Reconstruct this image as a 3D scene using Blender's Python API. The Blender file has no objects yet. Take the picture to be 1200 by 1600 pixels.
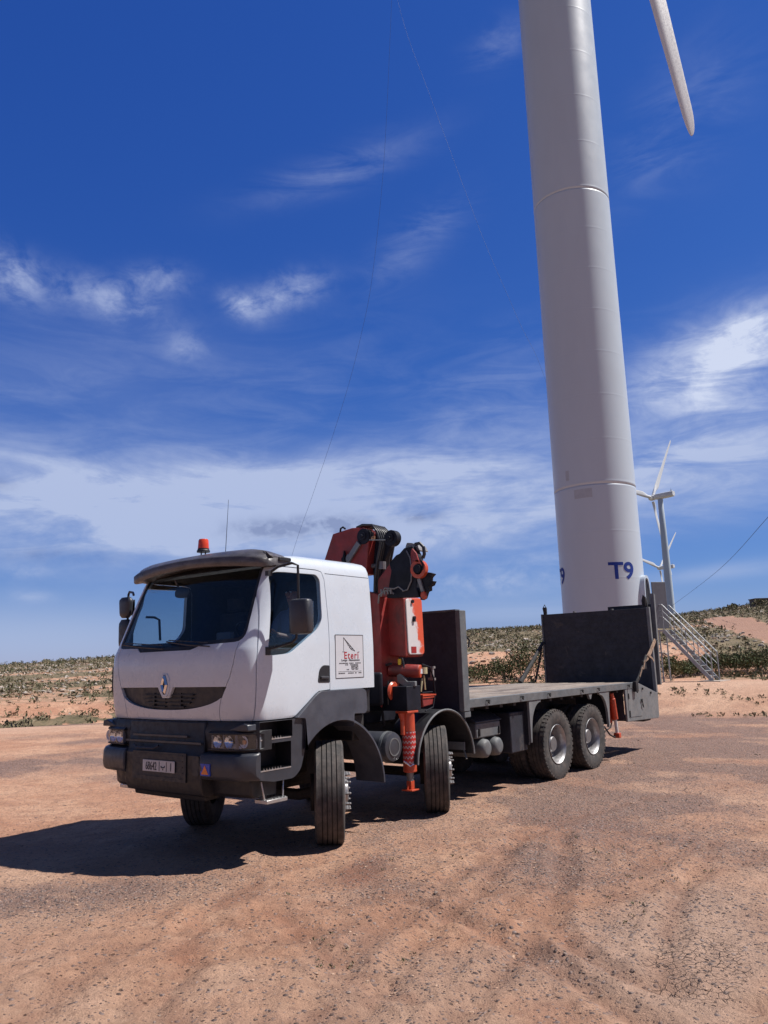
import bpy, bmesh, math, random
import numpy as np
from mathutils import Vector, Matrix
random.seed(7); rng = np.random.default_rng(11)
S = bpy.context.scene
COL = S.collection
R = math.radians
PI = math.pi

# ------------------------------------------------------------------ camera
CAM = (6.642, 6.966, 1.867)
FPX, PITCH, ROLL, HEAD = 1222.6, R(10.934), R(-1.732), R(217.39)
h_ = Vector((math.cos(HEAD), math.sin(HEAD), 0)); rt = Vector((math.sin(HEAD), -math.cos(HEAD), 0)); up = Vector((0, 0, 1))
FW = math.cos(PITCH)*h_ + math.sin(PITCH)*up; u_ = math.cos(PITCH)*up - math.sin(PITCH)*h_
RT = math.cos(ROLL)*rt + math.sin(ROLL)*u_; UP = math.cos(ROLL)*u_ - math.sin(ROLL)*rt
cd = bpy.data.cameras.new('camera'); cam = bpy.data.objects.new('camera', cd); COL.objects.link(cam)
M = Matrix((RT, UP, -FW)).transposed().to_4x4(); M.translation = Vector(CAM); cam.matrix_world = M
cd.sensor_fit = 'VERTICAL'; cd.sensor_height = 36.0; cd.lens = 36.0*FPX/1600.0
cd.clip_start = 0.1; cd.clip_end = 20000
S.camera = cam
def ray(px, py):
    v = FW + (px-600)/FPX*RT - (py-800)/FPX*UP
    return Vector(CAM), v
def at(px, py, z=0.0):                       # photo measurement -> point on a horizontal plane
    o, v = ray(px, py); t = (z-o.z)/v.z
    return o + v*t
def at_r(px, py, r):                         # photo measurement -> point at a horizontal distance
    o, v = ray(px, py); return o + v*(r/math.hypot(v.x, v.y))

# ------------------------------------------------------------------ sun, sky, exposure
SUN_AZ, SUN_EL = R(130), R(57)               # math azimuth (from +X towards +Y)
sd = Vector((math.cos(SUN_EL)*math.cos(SUN_AZ), math.cos(SUN_EL)*math.sin(SUN_AZ), math.sin(SUN_EL)))
sl = bpy.data.lights.new('sun', 'SUN'); sl.energy = 5.0; sl.angle = R(0.53); sl.color = (1.0, 0.955, 0.90)
so = bpy.data.objects.new('sun', sl); COL.objects.link(so); so.rotation_euler = sd.to_track_quat('Z', 'Y').to_euler()
S.view_settings.view_transform = 'Standard'; S.view_settings.look = 'None'
S.view_settings.exposure = 0.38; S.view_settings.gamma = 1.0
W = bpy.data.worlds.new('World'); S.world = W; W.use_nodes = True
nt = W.node_tree; N = nt.nodes; L = nt.links
for n in list(N): N.remove(n)
SKY_STRENGTH = 0.085

class G:
    """tiny node-graph helper"""
    def __init__(s, tree): s.t = tree; s.n = tree.nodes; s.l = tree.links
    def node(s, typ, **kw):
        n = s.n.new(typ)
        for k, v in kw.items(): setattr(n, k, v)
        return n
    def set(s, sock, v):
        if hasattr(v, 'links') or isinstance(v, bpy.types.NodeSocket): s.l.new(v, sock)
        else: sock.default_value = v
    def math(s, op, a, b=0.0, c=None, clamp=False):
        n = s.node('ShaderNodeMath', operation=op, use_clamp=clamp)
        s.set(n.inputs[0], a); s.set(n.inputs[1], b)
        if c is not None: s.set(n.inputs[2], c)
        return n.outputs[0]
    def noise(s, vec, scale, detail=4, rough=.55, dist=0.0, dim='3D'):
        n = s.node('ShaderNodeTexNoise', noise_dimensions=dim)
        if vec is not None: s.l.new(vec, n.inputs['Vector'])
        n.inputs['Scale'].default_value = scale; n.inputs['Detail'].default_value = detail
        n.inputs['Roughness'].default_value = rough; n.inputs['Distortion'].default_value = dist
        return n.outputs['Fac']
    def ramp(s, fac, a, b, lo=0.0, hi=1.0, smooth=True):
        n = s.node('ShaderNodeMapRange', interpolation_type='SMOOTHSTEP' if smooth else 'LINEAR')
        s.set(n.inputs[0], fac); n.inputs[1].default_value = a; n.inputs[2].default_value = b
        n.inputs[3].default_value = lo; n.inputs[4].default_value = hi
        return n.outputs[0]
    def mix(s, fac, a, b, blend='MIX'):
        n = s.node('ShaderNodeMix', data_type='RGBA', blend_type=blend)
        s.set(n.inputs[0], fac)
        for i, v in ((6, a), (7, b)):
            if isinstance(v, bpy.types.NodeSocket): s.l.new(v, n.inputs[i])
            else: n.inputs[i].default_value = (*v, 1)[:4]
        return n.outputs[2]
    def map(s, vec, scale=(1, 1, 1), loc=(0, 0, 0), rot=(0, 0, 0)):
        n = s.node('ShaderNodeMapping'); s.l.new(vec, n.inputs['Vector'])
        n.inputs['Scale'].default_value = scale; n.inputs['Location'].default_value = loc; n.inputs['Rotation'].default_value = rot
        return n.outputs[0]

g = G(nt)
sky = g.node('ShaderNodeTexSky', sky_type='NISHITA', sun_disc=False)
sky.sun_elevation = SUN_EL; sky.sun_rotation = PI/2 - SUN_AZ
sky.altitude = 400; sky.air_density = 1.0; sky.dust_density = 0.12; sky.ozone_density = 2.6
tc = g.node('ShaderNodeTexCoord')
sep = g.node('ShaderNodeSeparateXYZ'); g.l.new(tc.outputs['Generated'], sep.inputs[0])
dx, dy, dz = sep.outputs
az = g.math('ARCTAN2', dy, dx)               # radians
# wrap about the wind farm's bearing: U grows clockwise, in degrees
rel = g.math('SUBTRACT', HEAD - 2*PI, az)
U = g.math('MULTIPLY', g.math('WRAP', rel, -PI, PI), 180/PI)
V = g.math('MULTIPLY', g.math('ARCSINE', dz), 180/PI)
comb = g.node('ShaderNodeCombineXYZ'); g.l.new(U, comb.inputs[0]); g.l.new(V, comb.inputs[1]); uv = comb.outputs[0]
def dirUV(px, py):
    _, v = ray(px, py); v.normalize()
    a = HEAD - 2*PI - math.atan2(v.y, v.x)
    a = (a + PI) % (2*PI) - PI
    return math.degrees(a), math.degrees(math.asin(v.z))
def blob(px, py, rx, ry, tilt=0, soft=1.0):
    """soft elliptical region of sky; radii in degrees"""
    cu, cv = dirUV(px, py)
    x = g.math('SUBTRACT', U, cu); y = g.math('SUBTRACT', V, cv)
    c, s = math.cos(R(tilt)), math.sin(R(tilt))
    xr = g.math('ADD', g.math('MULTIPLY', x, c/rx), g.math('MULTIPLY', y, s/rx))
    yr = g.math('ADD', g.math('MULTIPLY', x, -s/ry), g.math('MULTIPLY', y, c/ry))
    d2 = g.math('ADD', g.math('MULTIPLY', xr, xr), g.math('MULTIPLY', yr, yr))
    return g.math('EXPONENT', g.math('MULTIPLY', d2, -1.0*soft))
streak = g.noise(g.map(uv, (0.045, 0.20, 1), rot=(0, 0, R(-9))), 1.0, 7, .62, 0.6)
streak2 = g.noise(g.map(uv, (0.10, 0.42, 1), loc=(3.1, 1.7, 0), rot=(0, 0, R(-14))), 1.0, 8, .6, 0.9)
puff = g.noise(g.map(uv, (0.33, 0.5, 1), loc=(5, 2, 0), rot=(0, 0, R(-12))), 1.0, 7, .62, 0.5)
fine = g.noise(g.map(uv, (0.9, 1.5, 1), rot=(0, 0, R(-20))), 1.0, 6, .6, 0.3)
def add(*a):
    r = a[0]
    for b in a[1:]: r = g.math('ADD', r, b)
    return r
def mul(*a):
    r = a[0]
    for b in a[1:]: r = g.math('MULTIPLY', r, b)
    return r
CLOUD_BLOBS_DONE = False
# broad cirrus bank
bank = add(blob(180, 800, 20, 3.6, 1), mul(blob(430, 775, 15, 2.6, 6), .9), mul(blob(760, 775, 9, 4.0, 6), .75),
           mul(blob(1130, 745, 11, 2.6, 8), .75), mul(blob(40, 745, 10, 2.2, 0), .35), mul(blob(560, 840, 14, 1.7, 0), .7))
bank = mul(bank, g.ramp(streak, .30, .62, .42, 1.12), g.ramp(streak2, .26, .64, .50, 1.10), g.ramp(fine, .2, .75, .86, 1.04))
right = add(mul(blob(1110, 585, 5.6, 3.0, 14, 1.0), 1.15), mul(blob(1180, 520, 4.0, 1.6, 20), .9))
right = mul(right, g.ramp(streak2, .30, .66, .38, 1.0), g.ramp(puff, .25, .66, .55, 1.05))
puffs = add(blob(20, 432, 2.2, 1.3, -15), mul(blob(170, 468, 3.3, 1.15, -10), .85), mul(blob(245, 438, 2.3, .9, 5), .6), mul(blob(380, 478, 1.6, .85, -20), .9),
            mul(blob(450, 458, 2.7, 1.1, 16), .85), mul(blob(290, 540, 1.5, 1.0, 0), .5), mul(blob(45, 890, 1.5, .6), .5), mul(blob(50, 932, 1.3, .4), .5),
            mul(blob(770, 910, 5.5, 1.0, 2), .8), mul(blob(880, 870, 4, .5, 2), .4))
puffs = mul(puffs, g.ramp(puff, .30, .62, .10, 1.0), g.ramp(fine, .25, .70, .55, 1.05), .70)
wisps = add(mul(blob(530, 268, 6.5, 1.1, 15), .20), mul(blob(780, 68, 2.2, 1.0, 10), .22), mul(blob(1080, 170, 4, 3, 30), .12), mul(blob(1000, 270, 3, 1.6, 30), .12),
            mul(blob(150, 600, 14, 4, 5), .12), mul(blob(500, 600, 8, 3, 25), .08), mul(blob(650, 380, 4, 1.4, 30), .20), mul(blob(760, 620, 7, 3.0, 22), .20), mul(blob(1100, 700, 9, 2.0, 12), .4))
wisps = mul(wisps, g.ramp(streak2, .34, .68, .0, 1.15), g.ramp(fine, .2, .75, .75, 1.05))
low = add(mul(blob(40, 1000, 16, 2.6), .60), mul(blob(130, 585, 12, 4.2, 4), .11, g.ramp(streak, .25, .70, .55, 1.1)))
low2 = mul(add(blob(800, 955, 9, 1.0), mul(blob(1150, 890, 9, .55, 3), .9)), g.ramp(streak, .3, .6, .4, 1.0), .5)
# dim cloud cover added behind and overhead, out of view, to cut ambient light
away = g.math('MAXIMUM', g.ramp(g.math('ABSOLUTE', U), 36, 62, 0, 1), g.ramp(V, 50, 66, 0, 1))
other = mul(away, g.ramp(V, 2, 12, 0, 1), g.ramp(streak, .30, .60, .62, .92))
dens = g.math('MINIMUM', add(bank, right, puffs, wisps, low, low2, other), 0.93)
cloudcol = g.mix(g.ramp(V, 0, 25), (0.40, 0.48, 0.69), (0.45, 0.52, 0.73))
ambient_dim = mul(away, g.ramp(V, 2, 12, 0, 1))
under = mul(add(mul(blob(430, 826, 3.6, .7, 2), .8), mul(blob(530, 822, 2.6, .75, -2), .9), mul(blob(95, 870, 3.2, .5), .7), mul(blob(655, 806, 1.6, .45), .7), mul(blob(0, 755, 1.0, .5), .5)),
            g.ramp(puff, .35, .6, .3, 1.1), g.ramp(fine, .3, .6, .5, 1.1))
CLOUD_GAIN = 1.0
bright = g.mix(g.math('MINIMUM', right, 1.0), cloudcol, (0.62, 0.68, 0.84))
bright = g.mix(g.math('MINIMUM', under, .75), bright, (0.19, 0.24, 0.42))
sS = g.node('ShaderNodeSeparateColor'); g.l.new(g.mix(1.0, sky.outputs[0], (SKY_STRENGTH,)*3, 'MULTIPLY'), sS.inputs[0])
cS = g.node('ShaderNodeCombineColor')            # deepen the blue the way the air of this day does
g.l.new(g.math('MULTIPLY', g.math('POWER', g.math('DIVIDE', sS.outputs[0], .43), 1.36), .190), cS.inputs[0])
g.l.new(g.math('MULTIPLY', sS.outputs[1], .56), cS.inputs[1])
g.l.new(g.math('MULTIPLY', g.math('POWER', g.math('DIVIDE', sS.outputs[2], .62), .64), .60), cS.inputs[2])
skyS = cS.outputs[0]
bright = g.mix(ambient_dim, bright, (0.045, 0.078, 0.170))  # added out-of-view cover is kept dark blue to lower and cool the shade
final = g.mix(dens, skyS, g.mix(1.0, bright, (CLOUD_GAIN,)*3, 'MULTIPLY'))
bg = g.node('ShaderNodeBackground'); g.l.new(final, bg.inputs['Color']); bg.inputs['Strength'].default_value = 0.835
wo = g.node('ShaderNodeOutputWorld'); g.l.new(bg.outputs[0], wo.inputs['Surface'])

# ------------------------------------------------------------------ materials
def mat(name, col, rough=.5, metal=0.0, var=0.12, vscale=6.0, bump=0.0, bscale=60.0, coat=0.0, dust=0.0, dcol=(.30, .20, .14), dscale=3.0,
        col2=None, c2=(.5, .6), spec=.5, stretch=(1, 1, 1), rvar=.12):
    m = bpy.data.materials.new(name); m.use_nodes = True; g = G(m.node_tree)
    b = g.n['Principled BSDF']; tc = g.node('ShaderNodeTexCoord').outputs['Object']
    v = g.map(tc, stretch)
    n1 = g.noise(v, vscale, 6, .6)
    c = g.mix(g.ramp(n1, .3, .7), tuple(x*(1-var) for x in col), tuple(min(1, x*(1+var)) for x in col))
    if col2 is not None:
        n2 = g.noise(v, vscale*.6, 7, .65, .5); c = g.mix(g.ramp(n2, c2[0], c2[1]), c, col2)
    if dust > 0:
        n3 = g.noise(tc, dscale, 8, .65, .3); c = g.mix(g.ramp(n3, .35, .75, 0, dust), c, dcol)
    g.l.new(c, b.inputs['Base Color'])
    n4 = g.noise(tc, vscale*3, 5, .6)
    g.l.new(g.ramp(n4, .3, .7, max(0.02, rough-rvar), min(1, rough+rvar)), b.inputs['Roughness'])
    b.inputs['Metallic'].default_value = metal; b.inputs['Specular IOR Level'].default_value = spec
    b.inputs['Coat Weight'].default_value = coat; b.inputs['Coat Roughness'].default_value = .06
    if bump > 0:
        bn = g.node('ShaderNodeBump'); bn.inputs['Strength'].default_value = bump; bn.inputs['Distance'].default_value = .01
        g.l.new(g.noise(v, bscale, 4, .6), bn.inputs['Height']); g.l.new(bn.outputs[0], b.inputs['Normal'])
    return m
MT = {}
MT['white'] = mat('white_paint', (.545, .600, .670), .30, coat=.25, var=.03, vscale=2, dust=.10, dcol=(.45, .38, .33), rvar=.06)
MT['lining'] = mat('dark_cab_lining', (.022, .023, .028), .8)
MT['plastic'] = mat('dark_grey_plastic', (.034, .037, .048), .40, var=.15, bump=.10, bscale=220, dust=.15, dcol=(.10, .09, .085))
MT['plastic_fender'] = mat('faded_grey_fender_plastic', (.050, .056, .076), .42, var=.18, bump=.10, bscale=200, dust=.22, dcol=(.12, .115, .12))
MT['black'] = mat('matt_black_plastic', (.013, .014, .018), .5, bump=.1, dust=.12, dcol=(.05, .045, .042))
MT['visor'] = mat('weathered_grey_visor', (.070, .066, .070), .38, var=.3, vscale=7, stretch=(1, 1, 3), dust=.3, dcol=(.20, .18, .18))
MT['rubber'] = mat('tyre_rubber', (.040, .038, .038), .85, var=.2, vscale=14, bump=.25, bscale=90, dust=.55, dcol=(.15, .12, .105), dscale=9)
MT['steel'] = mat('grey_wheel_steel', (.20, .20, .21), .5, metal=.5, dust=.5, dcol=(.16, .13, .12), dscale=12)
MT['rimlip'] = mat('bright_wheel_rim', (.40, .40, .41), .45, metal=.7, dust=.5, dcol=(.22, .18, .16), dscale=10)
MT['chrome'] = mat('chrome', (.75, .75, .77), .12, metal=1.0, var=.03)
MT['alu'] = mat('worn_aluminium', (.50, .50, .50), .38, metal=.8, dust=.2)
MT['panel'] = mat('dark_blue_black_steel', (.017, .019, .030), .6, var=.3, vscale=5, bump=.2, dust=.14, dcol=(.045, .042, .045), col2=(.050, .044, .046), c2=(.60, .66))
MT['rail'] = mat('grey_painted_steel', (.105, .115, .125), .55, var=.18, vscale=8, bump=.12, dust=.30, dcol=(.20, .17, .15), col2=(.07, .05, .045), c2=(.64, .72))
MT['railface'] = mat('pale_grey_frame_steel', (.15, .16, .17), .5, var=.15, dust=.3, dcol=(.2, .18, .16))
MT['chassis'] = mat('chassis_black', (.016, .016, .018), .7, dust=.4, dcol=(.05, .04, .036))
MT['red'] = mat('worn_red_crane_paint', (.235, .024, .022), .5, var=.22, vscale=5, bump=.08, dust=.25, dcol=(.10, .05, .045), col2=(.11, .018, .018), c2=(.56, .70))
MT['orange'] = mat('orange_red_paint', (.48, .060, .024), .42, var=.15, vscale=6, bump=.08, dust=.2, dcol=(.35, .16, .09), col2=(.40, .06, .03), c2=(.6, .72))
MT['cdark'] = mat('crane_black_blue_paint', (.011, .012, .020), .55, var=.3, dust=.15, dcol=(.03, .028, .03), spec=.2)
MT['hose'] = mat('hydraulic_hose_rubber', (.022, .022, .026), .4)
MT['tower'] = mat('white_tower_paint', (.480, .548, .625), .40, var=.025, vscale=.5, coat=.1, spec=.4, dust=.06, dcol=(.45, .42, .38), dscale=.6, stretch=(1, 1, .25), rvar=.05)
MT['blade'] = mat('white_blade_gelcoat', (.70, .71, .73), .35, var=.02)
MT['stair'] = mat('galvanised_steel', (.32, .34, .36), .5, metal=.4, var=.12)
MT['doorgrey'] = mat('grey_steel_door', (.13, .14, .165), .5, var=.06)
MT['blue'] = mat('blue_lettering', (.018, .045, .26), .65, var=.10, spec=.2)
MT['redink'] = mat('red_lettering', (.35, .02, .03), .5)
MT['ink'] = mat('dark_print', (.04, .04, .05), .6)
MT['sign'] = mat('white_sign_film', (.52, .53, .57), .45, var=.02)
MT['plate'] = mat('number_plate_white', (.55, .55, .55), .5, dust=.3)
MT['yellow'] = mat('yellow_plastic', (.75, .52, .03), .5)
MT['grille'] = mat('dark_grille_plastic', (.021, .022, .027), .5, var=.1)
MT['amber'] = mat('amber_lamp', (.62, .06, .02), .18, var=.05, coat=.5)
MT['concrete'] = mat('pale_concrete', (.36, .31, .27), .9, bump=.4, bscale=20, dust=.3)
MT['strap'] = mat('worn_webbing', (.30, .20, .14), .9, var=.4, vscale=20)
MT['cloth'] = mat('blue_work_shirt', (.035, .07, .20), .9, var=.15, bump=.3)
MT['skin'] = mat('skin', (.42, .20, .13), .55, var=.06)
MT['hair'] = mat('black_hair', (.012, .01, .01), .8)
MT['seat'] = mat('dark_seat_fabric', (.03, .032, .045), .9)
MT['stone'] = mat('dark_drystone', (.14, .12, .11), .95, var=.4, vscale=3, bump=.6, bscale=6)
MT['wire'] = mat('steel_wire', (.06, .09, .20), .6)

def wood_mat():
    m = bpy.data.materials.new('weathered_deck_planks'); m.use_nodes = True; g = G(m.node_tree); b = g.n['Principled BSDF']
    tc = g.node('ShaderNodeTexCoord').outputs['Object']
    grain = g.noise(g.map(tc, (1.2, 14, 1)), 3.0, 8, .7, .6)
    blot = g.noise(g.map(tc, (.35, 1.1, 1)), 2.0, 7, .62, .8)
    c = g.mix(g.ramp(grain, .3, .7), (.17, .135, .11), (.33, .28, .24))
    c = g.mix(g.ramp(blot, .48, .66, 0, .75), c, (.10, .075, .065))
    c = g.mix(g.ramp(g.noise(tc, 1.1, 5), .55, .72, 0, .5), c, (.36, .27, .21))
    g.l.new(c, b.inputs['Base Color']); b.inputs['Roughness'].default_value = .85
    bn = g.node('ShaderNodeBump'); bn.inputs['Strength'].default_value = .4; bn.inputs['Distance'].default_value = .01
    g.l.new(grain, bn.inputs['Height']); g.l.new(bn.outputs[0], b.inputs['Normal'])
    return m
MT['wood'] = wood_mat()
def glass_mat(name, tint, refl=.9):
    m = bpy.data.materials.new(name); m.use_nodes = True; g = G(m.node_tree); n = g.n
    out = n['Material Output']; n.remove(n['Principled BSDF'])
    tr = g.node('ShaderNodeBsdfTransparent'); tr.inputs[0].default_value = (*tint, 1)
    gl = g.node('ShaderNodeBsdfGlossy'); gl.inputs['Roughness'].default_value = .03; gl.inputs[0].default_value = (refl,)*3+(1,)
    fr = g.node('ShaderNodeLayerWeight'); fr.inputs['Blend'].default_value = .5
    fres = g.math('ADD', .035, g.math('MULTIPLY', g.math('POWER', fr.outputs['Facing'], 5.0), .80))
    mx = g.node('ShaderNodeMixShader'); g.l.new(fres, mx.inputs[0]); g.l.new(tr.outputs[0], mx.inputs[1]); g.l.new(gl.outputs[0], mx.inputs[2])
    g.l.new(mx.outputs[0], out.inputs[0]); return m
MT['glass'] = glass_mat('tinted_cab_glass', (.74, .82, .87))
MT['lens'] = glass_mat('clear_lamp_lens', (.9, .93, .97))
def tank_face_mat():                         # orange cover whose paint has been bleached to white in the middle
    m = mat('bleached_orange_cover', (.62, .11, .05), .5); g = G(m.node_tree); b = g.n['Principled BSDF']
    tc = g.node('ShaderNodeTexCoord').outputs['Object']
    sp = g.node('ShaderNodeSeparateXYZ'); g.l.new(tc, sp.inputs[0])
    nz = g.noise(tc, 9, 7, .65, .6)
    ed = g.math('ADD', g.math('MULTIPLY', g.math('ADD', sp.outputs[0], 1.765), 3.2), g.math('MULTIPLY', g.math('SUBTRACT', 2.30, sp.outputs[2]), .9))
    f = g.ramp(g.math('ADD', ed, g.math('MULTIPLY', g.math('SUBTRACT', nz, .5), 1.1)), .05, .30)
    c = g.mix(f, (.60, .085, .035), (.58, .56, .57)); g.l.new(c, b.inputs['Base Color']); return m
MT['bleached'] = tank_face_mat()
def check_mat():                             # red leg with rows of small white checks
    m = mat('red_white_check', (.5, .03, .03), .45); g = G(m.node_tree); b = g.n['Principled BSDF']
    tc = g.node('ShaderNodeTexCoord').outputs['UV']
    ch = g.node('ShaderNodeTexChecker'); g.l.new(tc, ch.inputs[0]); ch.inputs['Scale'].default_value = 1.0
    ch.inputs[1].default_value = (.46, .44, .44, 1); ch.inputs[2].default_value = (.50, .03, .025, 1)
    sp = g.node('ShaderNodeSeparateXYZ'); g.l.new(tc, sp.inputs[0])
    band = g.math('LESS_THAN', g.math('FRACT', g.math('DIVIDE', sp.outputs[1], 4.0)), .5)
    c = g.mix(band, (.50, .03, .025), ch.outputs[0]); g.l.new(c, b.inputs['Base Color']); return m
MT['check'] = check_mat()

# ------------------------------------------------------------------ mesh helpers
class MB:
    def __init__(s): s.v = []; s.f = []; s.uv = None
    def add(s, vs, fs):
        o = len(s.v); s.v += [tuple(p) for p in vs]; s.f += [tuple(i+o for i in f) for f in fs]; return s
    def box(s, x0, x1, y0, y1, z0, z1):
        x0, x1 = min(x0, x1), max(x0, x1); y0, y1 = min(y0, y1), max(y0, y1); z0, z1 = min(z0, z1), max(z0, z1)
        return s.add([(x0,y0,z0),(x1,y0,z0),(x1,y1,z0),(x0,y1,z0),(x0,y0,z1),(x1,y0,z1),(x1,y1,z1),(x0,y1,z1)],
                     [(3,2,1,0),(4,5,6,7),(0,1,5,4),(1,2,6,5),(2,3,7,6),(3,0,4,7)])
    def prism(s, pts, axis, a, b):
        """polygon pts (2D, in the two other axes in xyz order) extruded along axis from a to b"""
        def P(p, t):
            return (t, p[0], p[1]) if axis == 'x' else (p[0], t, p[1]) if axis == 'y' else (p[0], p[1], t)
        n = len(pts)
        return s.add([P(p, a) for p in pts]+[P(p, b) for p in pts],
                     [tuple(range(n))[::-1], tuple(range(n, 2*n))]+[(i, (i+1) % n, n+(i+1) % n, n+i) for i in range(n)])
    def tube(s, path, r, n=10, r2=None, caps=True):
        path = [Vector(p) for p in path]; m = len(path); rings = []
        ref = None
        for i, p in enumerate(path):
            d = (path[min(i+1, m-1)]-path[max(i-1, 0)]).normalized()
            if ref is None:
                ref = Vector((0, 0, 1)) if abs(d.z) < .9 else Vector((1, 0, 0))
            a = d.cross(ref).normalized(); b = a.cross(d).normalized(); ref = b
            rr = r if r2 is None else r+(r2-r)*i/(m-1)
            rings.append([p+a*math.cos(t)*rr+b*math.sin(t)*rr for t in [2*PI*k/n for k in range(n)]])
        vs = [q for rg in rings for q in rg]; fs = []
        for i in range(m-1):
            for k in range(n): fs.append((i*n+k, i*n+(k+1) % n, (i+1)*n+(k+1) % n, (i+1)*n+k))
        if caps: fs += [tuple(range(n))[::-1], tuple((m-1)*n+k for k in range(n))]
        return s.add(vs, fs)
    def cyl(s, p, q, r, n=20, r2=None): return s.tube([p, q], r, n, r2)
    def lathe(s, prof, axis='y', c=(0, 0, 0), n=64, closed=False, caps=True):
        """prof: (radius, along)"""
        m = len(prof); vs = []
        for (r, t) in prof:
            for k in range(n):
                a = 2*PI*k/n; ca, sa = r*math.cos(a), r*math.sin(a)
                p = (ca, t, sa) if axis == 'y' else (ca, sa, t) if axis == 'z' else (t, ca, sa)
                vs.append((p[0]+c[0], p[1]+c[1], p[2]+c[2]))
        fs = []
        for i in range(m if closed else m-1):
            j = (i+1) % m
            for k in range(n): fs.append((i*n+k, i*n+(k+1) % n, j*n+(k+1) % n, j*n+k))
        if not closed and caps:
            if prof[0][0] > 1e-4: fs.append(tuple(range(n))[::-1])
            if prof[-1][0] > 1e-4: fs.append(tuple((m-1)*n+k for k in range(n)))
        return s.add(vs, fs)
    def loft(s, rings, caps=True):
        m, n = len(rings), len(rings[0]); vs = [q for rg in rings for q in rg]; fs = []
        for i in range(m-1):
            for k in range(n): fs.append((i*n+k, i*n+(k+1) % n, (i+1)*n+(k+1) % n, (i+1)*n+k))
        if caps: fs += [tuple(range(n))[::-1], tuple((m-1)*n+k for k in range(n))]
        return s.add(vs, fs)
    def mesh(s, name='m'):
        bm = bmesh.new(); bv = [bm.verts.new(p) for p in s.v]
        for f in s.f:
            try: bm.faces.new([bv[i] for i in f])
            except ValueError: pass
        bmesh.ops.remove_doubles(bm, verts=bm.verts, dist=1e-5)
        bmesh.ops.recalc_face_normals(bm, faces=bm.faces)
        me = bpy.data.meshes.new(name); bm.to_mesh(me); bm.free(); return me
    def build(s, name, m, parent=None, bevel=0.0, smooth=35, seg=2):
        return link(name, s.mesh(name), m, parent, bevel, smooth, seg)
def link(name, me, m, parent=None, bevel=0.0, smooth=35, seg=2):
    if m is not None and not me.materials: me.materials.append(m)
    if smooth:
        me.shade_smooth(); me.set_sharp_from_angle(angle=R(smooth))
    else: me.shade_flat()
    me.name = name
    o = bpy.data.objects.new(name, me); COL.objects.link(o); o.parent = parent
    if bevel > 0:
        b = o.modifiers.new('bevel', 'BEVEL'); b.width = bevel; b.segments = seg; b.limit_method = 'ANGLE'; b.angle_limit = R(38); b.harden_normals = False
    return o
def empty(name, loc=(0, 0, 0), rz=0.0, label=None, cat=None, group=None, parent=None):
    o = bpy.data.objects.new(name, None); COL.objects.link(o); o.location = loc; o.rotation_euler = (0, 0, rz)
    o.empty_display_size = .3; o.parent = parent; tag(o, label, cat, group); return o
def tag(o, label=None, cat=None, group=None, kind=None):
    if label: o['label'] = label
    if cat: o['category'] = cat
    if group: o['group'] = group
    if kind: o['kind'] = kind
    return o
KIDS = {}
def copy_tree(o, parent=None):
    c = o.copy(); COL.objects.link(c); c.parent = parent
    for ch in [x for x in bpy.data.objects if x.parent == o]: copy_tree(ch, c)
    return c
def boolean(me_a, me_b, op):
    a = bpy.data.objects.new('a', me_a); b = bpy.data.objects.new('b', me_b)
    COL.objects.link(a); COL.objects.link(b)
    md = a.modifiers.new('b', 'BOOLEAN'); md.object = b; md.operation = op; md.solver = 'EXACT'; md.material_mode = 'TRANSFER'
    dg = bpy.context.evaluated_depsgraph_get(); dg.update()
    me = bpy.data.meshes.new_from_object(a.evaluated_get(dg))
    bpy.data.objects.remove(a); bpy.data.objects.remove(b); return me
def text_mesh(txt, size=1.0, bold=0.0, extrude=0.001, sx=1.0, align='CENTER', space=1.0):
    cu = bpy.data.curves.new('t', 'FONT'); cu.body = txt; cu.size = size; cu.extrude = extrude; cu.offset = bold; cu.align_x = align; cu.space_character = space
    o = bpy.data.objects.new('t', cu); COL.objects.link(o)
    dg = bpy.context.evaluated_depsgraph_get(); dg.update()
    me = bpy.data.meshes.new_from_object(o.evaluated_get(dg)); bpy.data.objects.remove(o)
    for v in me.vertices: v.co.x *= sx
    return me
def place_mesh(me, Mx): me.transform(Mx); return me
def join_meshes(ms):
    bm = bmesh.new()
    for me in ms: bm.from_mesh(me)
    out = bpy.data.meshes.new('j'); bm.to_mesh(out); bm.free(); return out
def inset(poly, d):                          # shrink a polygon by moving each edge inwards
    n = len(poly); A = sum(poly[i][0]*poly[(i+1) % n][1]-poly[(i+1) % n][0]*poly[i][1] for i in range(n)); sg = 1 if A > 0 else -1
    out = []
    for i in range(n):
        p0, p1, p2 = Vector(poly[i-1]), Vector(poly[i]), Vector(poly[(i+1) % n])
        e1 = (p1-p0).normalized(); e2 = (p2-p1).normalized()
        n1 = Vector((-e1.y, e1.x))*sg; n2 = Vector((-e2.y, e2.x))*sg
        b = (n1+n2); b.normalize(); out.append(tuple(p1+b*(d/max(.35, b.dot(n1)))))
    return out
def rounded(poly, r, seg=4):
    out = []; n = len(poly)
    for i in range(n):
        p0, p1, p2 = Vector(poly[i-1]), Vector(poly[i]), Vector(poly[(i+1) % n])
        rr = r[i] if isinstance(r, (list, tuple)) else r
        a = (p0-p1); b = (p2-p1); d = min(rr, a.length*.45, b.length*.45)
        if d < 1e-4: out.append(tuple(p1)); continue
        A = p1+a.normalized()*d; B = p1+b.normalized()*d
        for k in range(seg+1):
            t = k/seg; out.append(tuple(A*(1-t)**2+p1*2*t*(1-t)+B*t*t))
    return out
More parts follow.
